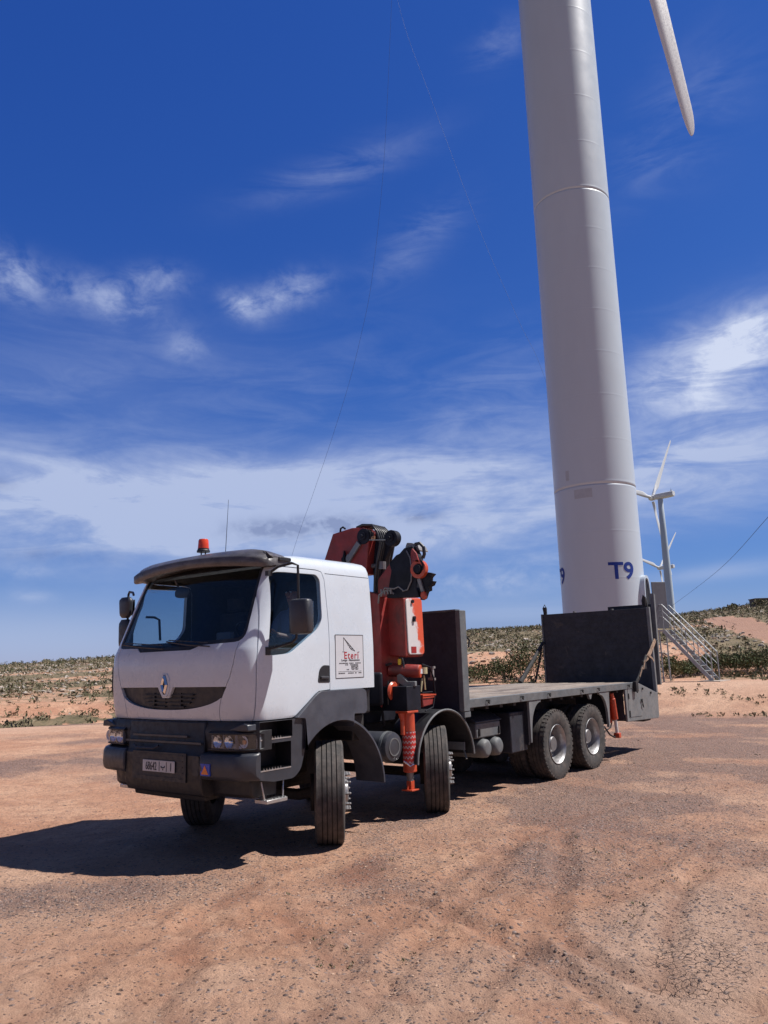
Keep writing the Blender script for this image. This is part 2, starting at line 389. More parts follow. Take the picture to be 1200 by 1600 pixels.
# ---- numpy value noise
def vnoise(x, y, seed=0):
    xi = np.floor(x).astype(np.int64); yi = np.floor(y).astype(np.int64); xf = x-xi; yf = y-yi
    def hsh(a, b):
        n = (a*374761393+b*668265263+seed*1442695041) & 0x7fffffff
        n = ((n ^ (n >> 13))*1274126177) & 0x7fffffff
        return ((n ^ (n >> 16)) & 0xffff)/65535.0
    u = xf*xf*(3-2*xf); v = yf*yf*(3-2*yf)
    return (hsh(xi, yi)*(1-u)+hsh(xi+1, yi)*u)*(1-v)+(hsh(xi, yi+1)*(1-u)+hsh(xi+1, yi+1)*u)*v
def fbm(x, y, sc, octv=5, seed=0, gain=.5):
    x = np.asarray(x, float)*sc; y = np.asarray(y, float)*sc; a = 1.0; s = 0; t = 0
    for o in range(octv):
        s = s+a*vnoise(x, y, seed+o*17); t += a; a *= gain; x = x*2.03+13.7; y = y*2.03-7.1
    return s/t
def sstep(x, a, b):
    t = np.clip((np.asarray(x, float)-a)/(b-a), 0, 1); return t*t*(3-2*t)

# ------------------------------------------------------------------ terrain
CX, CY = CAM[0], CAM[1]
CREST = ([-40, -26.2, -19, 5.6, 11.2, 20.2, 25.7, 40], [.45, .62, .92, 2.12, 2.22, 2.62, 3.15, 3.9])   # bearing right of view (deg) -> skyline elevation (deg)
def polar(x, y):
    x = np.asarray(x, float); y = np.asarray(y, float)
    r = np.hypot(x-CX, y-CY); a = np.degrees(HEAD-2*PI-np.arctan2(y-CY, x-CX)); a = (a+180) % 360-180
    return r, a
def height(x, y, detail=True):
    x = np.asarray(x, float); y = np.asarray(y, float)
    r, a = polar(x, y)
    back = sstep(np.abs(a), 60, 140)
    s = sstep(a, -14, 3)*(1-back)
    ac = np.clip(a, -40, 40)
    el = np.interp(ac, *CREST)*(1-back)+.5*back
    rc = 200+80*s
    zc = 1.867+np.tan(np.radians(el))*rc
    # right side: low bank up to the turbine pad, bench, dirt bank, hillside
    zr = .82*sstep(r, 26.5, 32)+.45*sstep(r, 38, 44)+1.0*sstep(r, 44, 52)
    t = np.clip((r-50)/(rc-50), 0, 1)
    zr = zr+(zc-2.27)*(t*.62+.38*np.sqrt(t+1e-9)*t**.25)
    # left side: pad edge, shallow ditch, low eroded bank, slope
    zl = -.42*sstep(r, 31.8, 32.8)*(1-sstep(r, 36, 39))+.48*sstep(r, 39.5, 42.0)
    t2 = np.clip((r-42)/(rc-42), 0, 1)
    zl = zl+(zc-.48)*t2
    z = zr*s+zl*(1-s)
    z = np.where(r > rc, z-(r-rc)*.012, z)
    z = z+sstep(r, 34, 80)*(fbm(x, y, .05, 4, 3)-.5)*1.0*(1-.75*sstep(r, 150, 200))+sstep(r, 36, 50)*(fbm(x, y, .35, 4, 9)-.5)*.35
    # the truck's pad: faint unevenness
    z = z+(fbm(x, y, .22, 3, 21)-.5)*.05*sstep(r, 3, 9)*(1-.5*sstep(np.hypot(x+3, y), 9, 5))
    if detail:
        near = 1-sstep(r, 14, 34)
        z = z+near*((fbm(x, y, 2.2, 4, 31)-.5)*.034+(fbm(x, y, 9, 3, 41)-.5)*.020)
        z = z+ruts(x, y)
    return z
def seg_dist(x, y, pts):
    d = np.full(x.shape, 1e9); 
    for (ax, ay), (bx, by) in zip(pts[:-1], pts[1:]):
        vx, vy = bx-ax, by-ay; t = np.clip(((x-ax)*vx+(y-ay)*vy)/(vx*vx+vy*vy), 0, 1)
        dd = np.hypot(x-ax-t*vx, y-ay-t*vy); d = np.minimum(d, dd)
    return d
def gpath(pts):
    P = [at(*p) for p in pts]; out = []
    P = [(p.x, p.y) for p in P]
    for i in range(len(P)-1):
        for k in range(4):
            t = k/4; p0 = P[max(i-1, 0)]; p1 = P[i]; p2 = P[i+1]; p3 = P[min(i+2, len(P)-1)]
            out.append(tuple(.5*((2*p1[j])+(-p0[j]+p2[j])*t+(2*p0[j]-5*p1[j]+4*p2[j]-p3[j])*t*t+(-p0[j]+3*p1[j]-3*p2[j]+p3[j])*t**3) for j in (0, 1)))
    out.append(P[-1]); return out
RUTS = [(gpath([(640, 1405), (700, 1425), (800, 1478), (900, 1535), (1020, 1605)]), .10, .028),
        (gpath([(870, 1440), (885, 1470), (930, 1500), (990, 1530), (1100, 1560), (1200, 1575)]), .08, .022),
        (gpath([(270, 1600), (285, 1500), (320, 1430), (400, 1380)]), .12, .014),
        (gpath([(1040, 1540), (1035, 1500), (1060, 1400), (1110, 1340)]), .10, .018),
        (gpath([(430, 1420), (470, 1455), (520, 1500), (640, 1560)]), .10, .014)]
RUTS += [(gpath(q), w*.85, d*1.8) for q, w, d in (([(30, 1600), (150, 1500), (330, 1440), (560, 1405), (800, 1390), (1010, 1350), (1200, 1290)], .15, .010), ([(190, 1600), (260, 1530), (400, 1478), (600, 1445), (820, 1425), (1040, 1385), (1200, 1335)], .15, .010),
    ([(700, 1600), (740, 1560), (820, 1480), (860, 1420), (880, 1360), (880, 1300)], .12, .012), ([(560, 1600), (610, 1520), (690, 1440), (760, 1380), (800, 1320), (820, 1280)], .12, .009), ([(1200, 1220), (1000, 1250), (840, 1300), (700, 1380), (560, 1480), (480, 1600)], .13, .008))]
def ruts(x, y):
    z = np.zeros(x.shape); m = (polar(x, y)[0] < 14)
    if not m.any(): return z
    xs, ys = x[m], y[m]; zz = np.zeros(xs.shape)
    for pts, w, dep in RUTS:
        dep = dep*1.25
        d = seg_dist(xs, ys, pts)+(fbm(xs, ys, 3.0, 3, 55)-.5)*.10
        k = np.exp(-(d/w)**2); rim = np.exp(-((d-w*1.7)/(w*.6))**2)
        cr = fbm(xs, ys, 14, 3, 71)
        zz += -dep*k*(.6+.8*cr)+rim*dep*.9*cr
    z[m] = zz; return z
def terrain_masks(x, y):
    r, a = polar(x, y); back = sstep(np.abs(a), 60, 140); s = sstep(a, -14, 3)*(1-back)
    n1 = fbm(x, y, .30, 5, 101); n2 = fbm(x, y, 1.2, 5, 131); n3 = fbm(x, y, .09, 4, 151)
    far = sstep(r+(n1-.5)*8, 40, 50)
    kk = 1-sstep(a, 20.8, 22.6)
    scrub_r = sstep(r+(n1-.5)*12-8*kk, 42, 50)*(.55+.45*sstep(n2, .30, .50))
    scrub_l = sstep(r+(n1-.5)*6, 39.6, 42.5)*(.86+.14*sstep(n2, .28, .48))
    scrub = scrub_r*s+scrub_l*(1-s)
    # bare patches
    scrub = scrub*(1-.55*sstep(n3, .55, .66)*(1-sstep(r, 90, 160)))
    strip = np.exp(-((r-37.0-(n1-.5)*3)/2.0)**2)*s*sstep(n2, .38, .55)
    leftgreen = np.exp(-((r-37.5-(n1-.5)*3)/2.6)**2)*(1-s)*.75*sstep(n2, .25, .5)
    scrub = np.clip(np.maximum(scrub, np.maximum(strip, leftgreen)), 0, 1)
    # winding track up the hill on the right
    tr = seg_dist(x, y, TRACK)+(n1-.5)*1.2; track = 1-sstep(tr, 1.3, 2.1)
    scrub = scrub*(1-track)
    # grey gravel spread over the pad
    def ell(px, py, rx, ry, th=0.0):
        c = at(px, py); X = x-c.x; Y = y-c.y; cs, sn = math.cos(th), math.sin(th)
        return np.exp(-(((X*cs+Y*sn)/rx)**2+((-X*sn+Y*cs)/ry)**2))
    pad = 1-sstep(r, 25, 30)
    gr = .12*pad*sstep(n1, .46, .64)+.9*ell(900, 1215, 4.5, 1.0, R(15))+1.0*ell(1000, 1165, 9, 2.6, R(20))+.9*ell(860, 1262, 1.5, .5, R(60))+.6*ell(820, 1330, 1.2, .35, R(50))
    gr = gr+.75*ell(80, 1395, 1.3, .55, R(-50))+.7*ell(60, 1195, 4.5, 1.2, R(-45))+.75*ell(620, 1335, 1.6, .35, R(30))+.4*ell(720, 1290, 1.6, .4, R(20))+.7*ell(1150, 1140, 7, 1.6, R(50))+.25*ell(880, 1480, .6, .3)
    gr = gr+.42*sstep(r, 9, 17)*pad*sstep(n1, .34, .56)
    gr = np.clip(gr*(.35+1.3*sstep(n2, .30, .66)), 0, 1)*pad
    red = np.clip(1.3*ell(565, 1362, .50, .17, R(25))+.45*ell(850, 1590, .8, .3, R(25))+.30*sstep(fbm(x, y, .5, 4, 171), .56, .70), 0, 1)
    for pts, w, dep in RUTS[:5]: red = np.maximum(red, .50*np.exp(-((seg_dist(x, y, pts)+(n2-.5)*.12)/(w*1.3))**2)*sstep(fbm(x, y, 4, 3, 211), .35, .6)*(r < 14))
    red = np.maximum(red, np.exp(-((r-40.4-(n1-.5)*5)/1.0)**2)*(1-s)*.6*sstep(n2, .30, .50))                      # orange cut bank on the left
    red = np.maximum(red, np.exp(-((r-45.5)/4.0)**2)*s*.5)
    red = np.maximum(red, np.exp(-((r-26.0)/1.6)**2)*s*.55)
    pale = np.clip(1.6*ell(1085, 1510, .8, .40, R(15))+.5*ell(1000, 1440, 1.5, .35)+.6*ell(1120, 1420, 1.2, .3)+.30*sstep(n1, .50, .66)+.45*(1-sstep(r, 5.2, 8.0))*sstep(n2, .30, .62), 0, 1)
    pale = np.maximum(pale, np.exp(-((r-31.5)/3.2)**2)*.75)
    crack = np.clip(1.5*ell(1090, 1510, .55, .26, R(15))*sstep(n2, .2, .5), 0, 1)
    # limestone bands run along the slope's contours
    ca, sa_ = math.cos(HEAD), math.sin(HEAD); al = x*ca+y*sa_; ac_ = -x*sa_+y*ca
    rock = sstep(r, 44, 54)*sstep(fbm(al*.30, ac_*.07, 1.0, 5, 191), .44, .56)
    rock = rock*(1-.45*s); rock = np.maximum(rock, s*.7*np.exp(-((r-58-(n1-.5)*10)/5)**2))*(1-track)
    return scrub, gr, red, pale, crack, np.clip(rock, 0, 1), track
def on_terrain(px, py):
    o, v = ray(px, py); k = math.hypot(v.x, v.y)
    for r in np.arange(20, 420, .5):
        p = o+v*(r/k)
        if p.z <= float(height(np.array([p.x]), np.array([p.y]), False)[0]): return p
    return o+v*(300/k)
def track_pts():
    P = [on_terrain(*q) for q in ((1330, 1040), (1262, 1014), (1200, 990), (1172, 980), (1150, 973), (1132, 968), (1122, 965))]
    return [(p.x, p.y) for p in P]
TRACK = track_pts()

def rut_mask(x, y):
    out = np.zeros(x.shape); m = polar(x, y)[0] < 16; xs, ys = x[m], y[m]; k = np.zeros(xs.shape)
    nz = fbm(xs, ys, 5, 4, 231)
    for pts, w, dep in RUTS: k = np.maximum(k, np.exp(-((seg_dist(xs, ys, pts)+(nz-.5)*.10)/(w*1.0))**2)*sstep(nz, .30, .58))
    c = at(565, 1362); d = np.hypot((xs-c.x)*1.0, (ys-c.y)*1.0)+(nz-.5)*.25
    out[m] = np.maximum(k*.75, np.exp(-(d/.34)**2)*1.1); return np.clip(out, 0, 1)
def grid_faces(nr, na):
    i = np.arange(nr-1)[:, None]; j = np.arange(na-1)[None, :]
    a = i*na+j; return np.stack([a, a+1, a+na+1, a+na], -1).reshape(-1, 4)
def np_mesh(name, V, F, mats, cols=None, smooth=True, uv=None):
    me = bpy.data.meshes.new(name); k = F.shape[1]
    me.vertices.add(len(V)); me.vertices.foreach_set('co', V.astype(np.float32).ravel())
    me.loops.add(F.size); me.loops.foreach_set('vertex_index', F.astype(np.int32).ravel())
    me.polygons.add(len(F)); me.polygons.foreach_set('loop_start', (np.arange(len(F))*k).astype(np.int32))
    me.polygons.foreach_set('loop_total', np.full(len(F), k, np.int32))
    me.polygons.foreach_set('use_smooth', np.full(len(F), smooth, bool))
    me.update(calc_edges=True); me.validate()
    for m in mats: me.materials.append(m)
    if cols:
        for cn, arr in cols.items():
            at_ = me.color_attributes.new(cn, 'FLOAT_COLOR', 'POINT'); at_.data.foreach_set('color', arr.astype(np.float32).ravel())
    o = bpy.data.objects.new(name, me); COL.objects.link(o); return o

def ground_material():
    m = bpy.data.materials.new('reddish_gravelly_soil'); m.use_nodes = True; g = G(m.node_tree); b = g.n['Principled BSDF']
    tc = g.node('ShaderNodeTexCoord').outputs['Object']
    A = g.node('ShaderNodeAttribute', attribute_name='zoneA'); B = g.node('ShaderNodeAttribute', attribute_name='zoneB')
    sa = g.node('ShaderNodeSeparateColor'); g.l.new(A.outputs['Color'], sa.inputs[0]); scrub, grav, red = sa.outputs[0:3]
    sb = g.node('ShaderNodeSeparateColor'); g.l.new(B.outputs['Color'], sb.inputs[0]); pale, crack, rock = sb.outputs[0:3]
    track = B.outputs['Alpha']
    nbig = g.noise(tc, .55, 7, .62, .5); nmid = g.noise(tc, 3.2, 7, .65, .3); nfin = g.noise(tc, 22, 6, .7); nvf = g.noise(tc, 90, 4, .7)
    nrag = g.noise(tc, 1.5, 12, .78, .8); nrg2 = g.noise(g.map(tc, (1, 1, 1), loc=(7, 3, 0)), 6.0, 10, .80, .6)
    soil = g.mix(g.ramp(nbig, .35, .65), (.415, .235, .148), (.525, .345, .232))
    soil = g.mix(g.math('MULTIPLY', g.ramp(nrag, .50, .60), .50), soil, (.285, .158, .108))
    soil = g.mix(g.math('MULTIPLY', g.ramp(nrag, .47, .38), .35), soil, (.58, .41, .30))
    soil = g.mix(g.math('MULTIPLY', g.ramp(nrg2, .53, .62), .50), soil, (.235, .135, .096))
    soil = g.mix(g.math('MULTIPLY', g.ramp(nmid, .46, .72), .55), soil, (.325, .185, .120))
    soil = g.mix(g.math('MULTIPLY', g.ramp(nfin, .48, .70), .55), soil, (.23, .130, .088))
    soil = g.mix(g.math('MULTIPLY', g.ramp(nvf, .56, .74), .55), soil, (.58, .42, .32))
    v3 = g.node('ShaderNodeTexVoronoi'); g.l.new(tc, v3.inputs['Vector']); v3.inputs['Scale'].default_value = 17; s3 = g.node('ShaderNodeSeparateColor'); g.l.new(v3.outputs['Color'], s3.inputs[0])
    pit = g.math('MULTIPLY', g.math('GREATER_THAN', s3.outputs[0], .80), g.ramp(g.math('ADD', v3.outputs['Distance'], g.math('MULTIPLY', g.math('SUBTRACT', nvf, .5), .5)), .10, .24, 1, 0))
    soil = g.mix(g.math('MULTIPLY', pit, .85), soil, (.085, .050, .038))
    soil = g.mix(g.math('MULTIPLY', g.ramp(red, .1, .9), .70), soil, g.mix(nfin, (.23, .088, .052), (.40, .19, .115)))
    soil = g.mix(g.math('MULTIPLY', pale, .70), soil, g.mix(nfin, (.42, .30, .225), (.54, .41, .315)))
    # gravel: two voronoi sizes give stone-by-stone greys
    v1 = g.node('ShaderNodeTexVoronoi'); g.l.new(tc, v1.inputs['Vector']); v1.inputs['Scale'].default_value = 26
    v2 = g.node('ShaderNodeTexVoronoi'); g.l.new(tc, v2.inputs['Vector']); v2.inputs['Scale'].default_value = 55
    s1 = g.node('ShaderNodeSeparateColor'); g.l.new(v1.outputs['Color'], s1.inputs[0])
    s2 = g.node('ShaderNodeSeparateColor'); g.l.new(v2.outputs['Color'], s2.inputs[0])
    st1 = g.mix(s1.outputs[0], (.085, .068, .065), (.34, .28, .255)); st2 = g.mix(s2.outputs[0], (.10, .073, .066), (.32, .245, .21))
    thr1 = g.math('SUBTRACT', .93, g.math('MULTIPLY', grav, .72)); is1 = g.math('MULTIPLY', g.math('GREATER_THAN', s1.outputs[1], thr1), g.math('LESS_THAN', v1.outputs['Distance'], .42))
    thr2 = g.math('SUBTRACT', .88, g.math('MULTIPLY', grav, .75)); is2 = g.math('MULTIPLY', g.math('GREATER_THAN', s2.outputs[1], thr2), g.math('LESS_THAN', v2.outputs['Distance'], .44))
    offpad = g.math('SUBTRACT', 1.0, scrub)
    soil = g.mix(g.math('MULTIPLY', grav, .66), soil, (.165, .112, .100))
    soil = g.mix(g.math('MULTIPLY', is2, .9), soil, st2); soil = g.mix(g.math('MULTIPLY', is1, .9), soil, st1)
    soil = g.mix(g.math('MULTIPLY', A.outputs['Alpha'], .55), soil, g.mix(nfin, (.15, .078, .052), (.28, .150, .100)))
    # hillside: stems, dry grass, soil between and pale rock
    ng = g.noise(tc, .9, 8, .72, .4); ng2 = g.noise(tc, 5.0, 6, .7)
    green = g.mix(g.ramp(ng, .35, .65), (.070, .070, .038), (.185, .155, .095))
    green = g.mix(g.math('MULTIPLY', g.ramp(ng2, .48, .66), .7), green, (.23, .17, .11))
    rk = g.noise(g.map(tc, (1, 1, 3)), 1.6, 8, .75, .2)
    green = g.mix(g.math('MULTIPLY', g.math('MULTIPLY', g.ramp(rk, .52, .62), rock), .55), green, (.36, .30, .25))
    sm = g.ramp(g.math('ADD', scrub, g.math('MULTIPLY', g.math('SUBTRACT', ng, .5), .9)), .35, .62)
    c = g.mix(sm, soil, green)
    c = g.mix(g.math('MULTIPLY', track, .9), c, g.mix(nmid, (.24, .145, .108), (.32, .205, .15)))
    vc = g.node('ShaderNodeTexVoronoi', feature='DISTANCE_TO_EDGE')
    wv = g.node('ShaderNodeVectorMath', operation='ADD'); g.l.new(tc, wv.inputs[0])
    nv = g.node('ShaderNodeTexNoise'); g.l.new(tc, nv.inputs['Vector']); nv.inputs['Scale'].default_value = 9
    sc = g.node('ShaderNodeVectorMath', operation='SCALE'); g.l.new(nv.outputs['Color'], sc.inputs[0]); sc.inputs['Scale'].default_value = .05
    g.l.new(sc.outputs[0], wv.inputs[1]); g.l.new(wv.outputs[0], vc.inputs['Vector']); vc.inputs['Scale'].default_value = 17.0
    ck = g.math('MULTIPLY', g.ramp(vc.outputs['Distance'], .0, .045, 1, 0), g.math('MULTIPLY', g.ramp(crack, .25, .6), g.ramp(nmid, .36, .52)))
    c = g.mix(g.math('MULTIPLY', ck, .85), c, (.09, .06, .05))
    c = g.mix(1.0, c, (1.08, 1.005, .985), 'MULTIPLY')
    g.l.new(c, b.inputs['Base Color']); b.inputs['Roughness'].default_value = .92; b.inputs['Specular IOR Level'].default_value = .25
    hgt = g.math('ADD', g.math('MULTIPLY', nfin, .62), g.math('MULTIPLY', nvf, .16))
    hgt = g.math('ADD', hgt, g.math('MULTIPLY', nmid, 1.2)); hgt = g.math('ADD', hgt, g.math('MULTIPLY', nrg2, -1.3))
    hgt = g.math('ADD', hgt, g.math('MULTIPLY', is1, g.math('MULTIPLY', g.math('SUBTRACT', .5, v1.outputs['Distance']), 1.6)))
    hgt = g.math('ADD', hgt, g.math('MULTIPLY', is2, g.math('MULTIPLY', g.math('SUBTRACT', .5, v2.outputs['Distance']), .7)))
    hgt = g.math('SUBTRACT', hgt, g.math('ADD', g.math('MULTIPLY', ck, 1.0), g.math('MULTIPLY', pit, 1.2)))
    bn = g.node('ShaderNodeBump'); bn.inputs['Strength'].default_value = 1.0; bn.inputs['Distance'].default_value = .034
    g.l.new(hgt, bn.inputs['Height']); g.l.new(bn.outputs[0], b.inputs['Normal'])
    return m
GROUND = ground_material()
def build_ground():
    rr = [0.3]
    while rr[-1] < 24: rr.append(rr[-1]*1.0105)
    while rr[-1] < 70: rr.append(rr[-1]*1.008)
    while rr[-1] < 330: rr.append(rr[-1]*1.014)
    while rr[-1] < 6000: rr.append(rr[-1]*1.08)
    rr = np.array(rr)
    aa = np.concatenate([np.arange(-180, -46, 2.0), np.arange(-46, 46, .14), np.arange(46, 180.01, 2.0)])
    RR, AA = np.meshgrid(rr, aa, indexing='ij'); th = HEAD-np.radians(AA)
    X = CX+RR*np.cos(th); Y = CY+RR*np.sin(th)
    Z = height(X, Y)
    s_, g_, rd, pl, ck, rk, tr = terrain_masks(X.ravel(), Y.ravel()); one = np.ones_like(s_)
    V = np.stack([X.ravel(), Y.ravel(), Z.ravel()], -1)
    F = grid_faces(len(rr), len(aa))[:, ::-1]
    o = np_mesh('ground', V, F, [GROUND], {'zoneA': np.stack([s_, g_, rd, rut_mask(X.ravel(), Y.ravel())], -1), 'zoneB': np.stack([pl, ck, rk, tr], -1)})
    tag(o, 'reddish gravelly turbine pad and scrub covered hillside', kind='structure')
    # close the small hole under the camera
    return o
build_ground()

# pebbles and clods lying on the pad (one uncountable scatter)
ICO_V, ICO_F = None, None
def ico():
    bm = bmesh.new(); bmesh.ops.create_icosphere(bm, subdivisions=1, radius=1)
    v = np.array([p.co[:] for p in bm.verts]); f = np.array([[q.index for q in p.verts] for p in bm.faces]); bm.free(); return v, f
ICO_V, ICO_F = ico()
def scatter_mat(name, c0, c1, c2=None, rough=.9):
    m = bpy.data.materials.new(name); m.use_nodes = True; g = G(m.node_tree); b = g.n['Principled BSDF']
    A = g.node('ShaderNodeAttribute', attribute_name='tone'); sa = g.node('ShaderNodeSeparateColor'); g.l.new(A.outputs['Color'], sa.inputs[0])
    c = g.mix(sa.outputs[0], c0, c1)
    if c2: c = g.mix(g.math('GREATER_THAN', sa.outputs[1], .55), c, c2)
    tc = g.node('ShaderNodeTexCoord').outputs['Object']
    c = g.mix(g.math('MULTIPLY', g.ramp(g.noise(tc, 8, 5, .7), .45, .7), .35), c, tuple(x*.5 for x in c0))
    g.l.new(c, b.inputs['Base Color']); b.inputs['Roughness'].default_value = rough; b.inputs['Specular IOR Level'].default_value = .3; return m
def stones(name, P, size, flat, material, label, kind='stuff', seed=3):
    r_ = np.random.default_rng(seed); n = len(P)
    J = 1+(r_.random((n, 12, 1))-.5)*.7
    Vv = ICO_V[None]*J*np.stack([size*(.7+.6*r_.random(n)), size*(.7+.6*r_.random(n)), size*flat*(.7+.6*r_.random(n))], -1)[:, None, :]
    th = r_.random(n)*2*PI; c, s = np.cos(th)[:, None], np.sin(th)[:, None]
    X = Vv[..., 0]*c-Vv[..., 1]*s; Y = Vv[..., 0]*s+Vv[..., 1]*c
    V = np.stack([X+P[:, :1], Y+P[:, 1:2], Vv[..., 2]+P[:, 2:3]], -1).reshape(-1, 3)
    F = (ICO_F[None]+(np.arange(n)*12)[:, None, None]).reshape(-1, 3)
    t = np.repeat(np.stack([r_.random(n), r_.random(n), r_.random(n), np.ones(n)], -1), 12, 0)
    o = np_mesh(name, V, F, [material], {'tone': t}, smooth=False); tag(o, label, kind=kind); return o
def wedge(n, r0, r1, a0, a1, seed, power=1.0):
    r_ = np.random.default_rng(seed); r = r0*(r1/r0)**(r_.random(n)**power); a = a0+(a1-a0)*r_.random(n)
    th = HEAD-np.radians(a); return CX+r*np.cos(th), CY+r*np.sin(th), r, a
def pebbles():
    x, y, r, a = wedge(90000, 3.6, 30, -40, 40, 5)
    _, gr, red, pl, ck, rk, tr = terrain_masks(x, y)
    cl = fbm(x, y, 1.6, 3, 77)
    p = .010+.75*gr**1.3+.07*sstep(cl, .60, .72)
    p = p*(1-.9*np.clip(ck*2, 0, 1)); keep = np.random.default_rng(8).random(len(x)) < p
    x, y, r = x[keep], y[keep], r[keep]; n = len(x)
    sz = .0035+.0085*np.random.default_rng(9).random(n)**3+.009*(np.random.default_rng(10).random(n) > .985)
    P = np.stack([x, y, height(x, y)+sz*.15], -1)
    stones('gravel', P, sz, .62, scatter_mat('loose_gravel', (.12, .088, .075), (.33, .25, .205), (.45, .30, .215)), 'loose grey gravel and small clods strewn over the pad', seed=21)
pebbles()
def hill_rocks():
    x, y, r, a = wedge(110000, 39, 290, -36, 36, 15, .85)
    s_, _, _, _, _, rk, tr = terrain_masks(x, y)
    keep = np.random.default_rng(18).random(len(x)) < rk*1.0*(.25+.75*sstep(fbm(x, y, .6, 4, 87), .45, .6))+.02*(tr < .3)
    x, y, r = x[keep], y[keep], r[keep]; n = len(x)
    sz = (.04+.17*np.random.default_rng(19).random(n)**2.6)*(1+.7*sstep(r, 60, 200))
    P = np.stack([x, y, height(x, y, False)+sz*.1], -1)
    stones('limestone_rubble', P, sz, .6, scatter_mat('pale_limestone', (.25, .215, .18), (.48, .425, .38), (.30, .21, .15)), 'pale limestone rubble scattered over the hillside', seed=22)
hill_rocks()
def leaf_mat(name, c0, c1, c2):
    m = scatter_mat(name, c0, c1, c2, .75); return m
def clump_mesh(name, P, rad, hgt, nleaf, lsize, material, label=None, kind=None, seed=1, origin=(0, 0, 0), obj=True):
    """many leaf-sized quads spread through each clump's volume"""
    r_ = np.random.default_rng(seed); n = len(P); N_ = n*nleaf
    base = np.repeat(P, nleaf, 0); rd = np.repeat(rad, nleaf); hh = np.repeat(hgt, nleaf); ls = np.repeat(lsize, nleaf)
    th = r_.random(N_)*2*PI; rr = np.sqrt(r_.random(N_)); zz = r_.random(N_)**.8
    lump = .65+.5*vnoise(th*1.6+base[:, 0]*3, zz*3+base[:, 1], 5)
    prof = np.sqrt(np.clip(1-(zz*.95)**2.2, .05, 1))
    c = base+np.stack([np.cos(th)*rr*rd*lump*prof, np.sin(th)*rr*rd*lump*prof, zz*hh*(.8+.3*lump)], -1)
    d1 = r_.normal(size=(N_, 3)); d1[:, 2] = np.abs(d1[:, 2])+.3; d1 /= np.linalg.norm(d1, axis=1)[:, None]
    d2 = np.cross(d1, r_.normal(size=(N_, 3))); d2 /= np.linalg.norm(d2, axis=1)[:, None]
    L_ = (ls*(.6+.8*r_.random(N_)))[:, None]
    q = np.stack([c-d2*L_*.28, c+d1*L_*.5-d2*L_*.30, c+d1*L_*1.1, c+d1*L_*.5+d2*L_*.30], 1)-np.array(origin)
    V = q.reshape(-1, 3); F = np.arange(len(V)).reshape(-1, 4)
    tn = np.repeat(np.clip(np.stack([np.repeat(r_.random(n), nleaf)*.5+r_.random(N_)*.5, r_.random(N_)*.6+np.repeat(r_.random(n), nleaf)*.4, r_.random(N_), np.ones(N_)], -1), 0, 1), 4, 0)
    o = np_mesh(name, V, F, [material], {'tone': tn}, smooth=False)
    if label: tag(o, label, kind=kind)
    return o
SCRUB = leaf_mat('scrub_leaves', (.060, .066, .032), (.155, .150, .080), (.23, .18, .115))
SHRUB = leaf_mat('shrub_leaves', (.030, .045, .018), (.100, .125, .045), (.15, .13, .065))
def hillside_scrub():
    x, y, r, a = wedge(100000, 36, 285, -36, 36, 25, .80)
    s_, _, _, _, _, rk, tr = terrain_masks(x, y)
    keep = (np.random.default_rng(28).random(len(x)) < s_*(1+1.6*(r < 42))*(.25+.75*sstep(fbm(x, y, .22, 4, 97), .40, .58))*.42)
    x, y, r = x[keep], y[keep], r[keep]; n = len(x); q = np.random.default_rng(29).random(n)
    rad = (.09+.22*q**2.5)*(1+1.1*sstep(r, 60, 200)); hg = rad*(.55+.45*q)
    P = np.stack([x, y, height(x, y, False)-.03], -1)
    print('scrub', n)
    clump_mesh('hillside_scrub', P, rad, hg, 12, rad*.55, SCRUB, 'low grey-green scrub covering the stony hillside', 'stuff', 31)
hillside_scrub()
def pad_weeds():
    x, y, r, a = wedge(9000, 26, 37, 3, 36, 35)
    keep = np.random.default_rng(38).random(len(x)) < .16*sstep(fbm(x, y, .5, 4, 107), .48, .62)
    x, y, r = x[keep], y[keep], r[keep]; n = len(x); q = np.random.default_rng(39).random(n)
    P = np.stack([x, y, height(x, y, False)-.01], -1)
    clump_mesh('pad_weeds', P, .05+.10*q, .03+.06*q, 16, .035+.035*q, SCRUB, 'small dry weeds on the pale dirt round the turbine base', 'stuff', 41)
    x, y, r, a = wedge(500, 4.5, 9, -30, 30, 36)
    cl = fbm(x, y, .9, 3, 117); keep = (cl > .645) & (terrain_masks(x, y)[4] < .1); x, y = x[keep], y[keep]; n = len(x)
    P = np.stack([x, y, height(x, y)], -1)
    clump_mesh('dry_grass_tufts', P, np.full(n, .03), np.full(n, .015), 8, np.full(n, .016), SCRUB, 'tiny dry grass sprigs in the foreground soil', 'stuff', 42)
pad_weeds()
# shrubs one can tell apart, behind the truck and round the foot of the stairs
def shrub(i, px, py, r, rad, hg, label, tall=False):
    p = at_r(px, py, r); z = float(height(np.array([p.x]), np.array([p.y]), False)[0])
    root = empty('shrub', (p.x, p.y, z), 0, label, 'shrub', 'green shrubs growing behind the pad')
    nst = 7; mb = MB()
    for k in range(nst):
        a = random.random()*2*PI; rr = rad*(.2+.6*random.random()); h = hg*(.6+.4*random.random())
        mb.tube([(0, 0, -.02), (math.cos(a)*rr*.4, math.sin(a)*rr*.4, h*.5), (math.cos(a)*rr, math.sin(a)*rr, h)], .014, 5, .004)
    mb.build('stems', MT['wood'], root)
    n = 22; q = np.random.default_rng(100+i); th = q.random(n)*2*PI; rr = np.sqrt(q.random(n))*rad*.75
    P = np.stack([np.cos(th)*rr, np.sin(th)*rr, q.random(n)*hg*.55], -1)
    o = clump_mesh('foliage', P, np.full(n, rad*.42), np.full(n, hg*.5), 70, np.full(n, .085), SHRUB, seed=200+i); o.parent = root
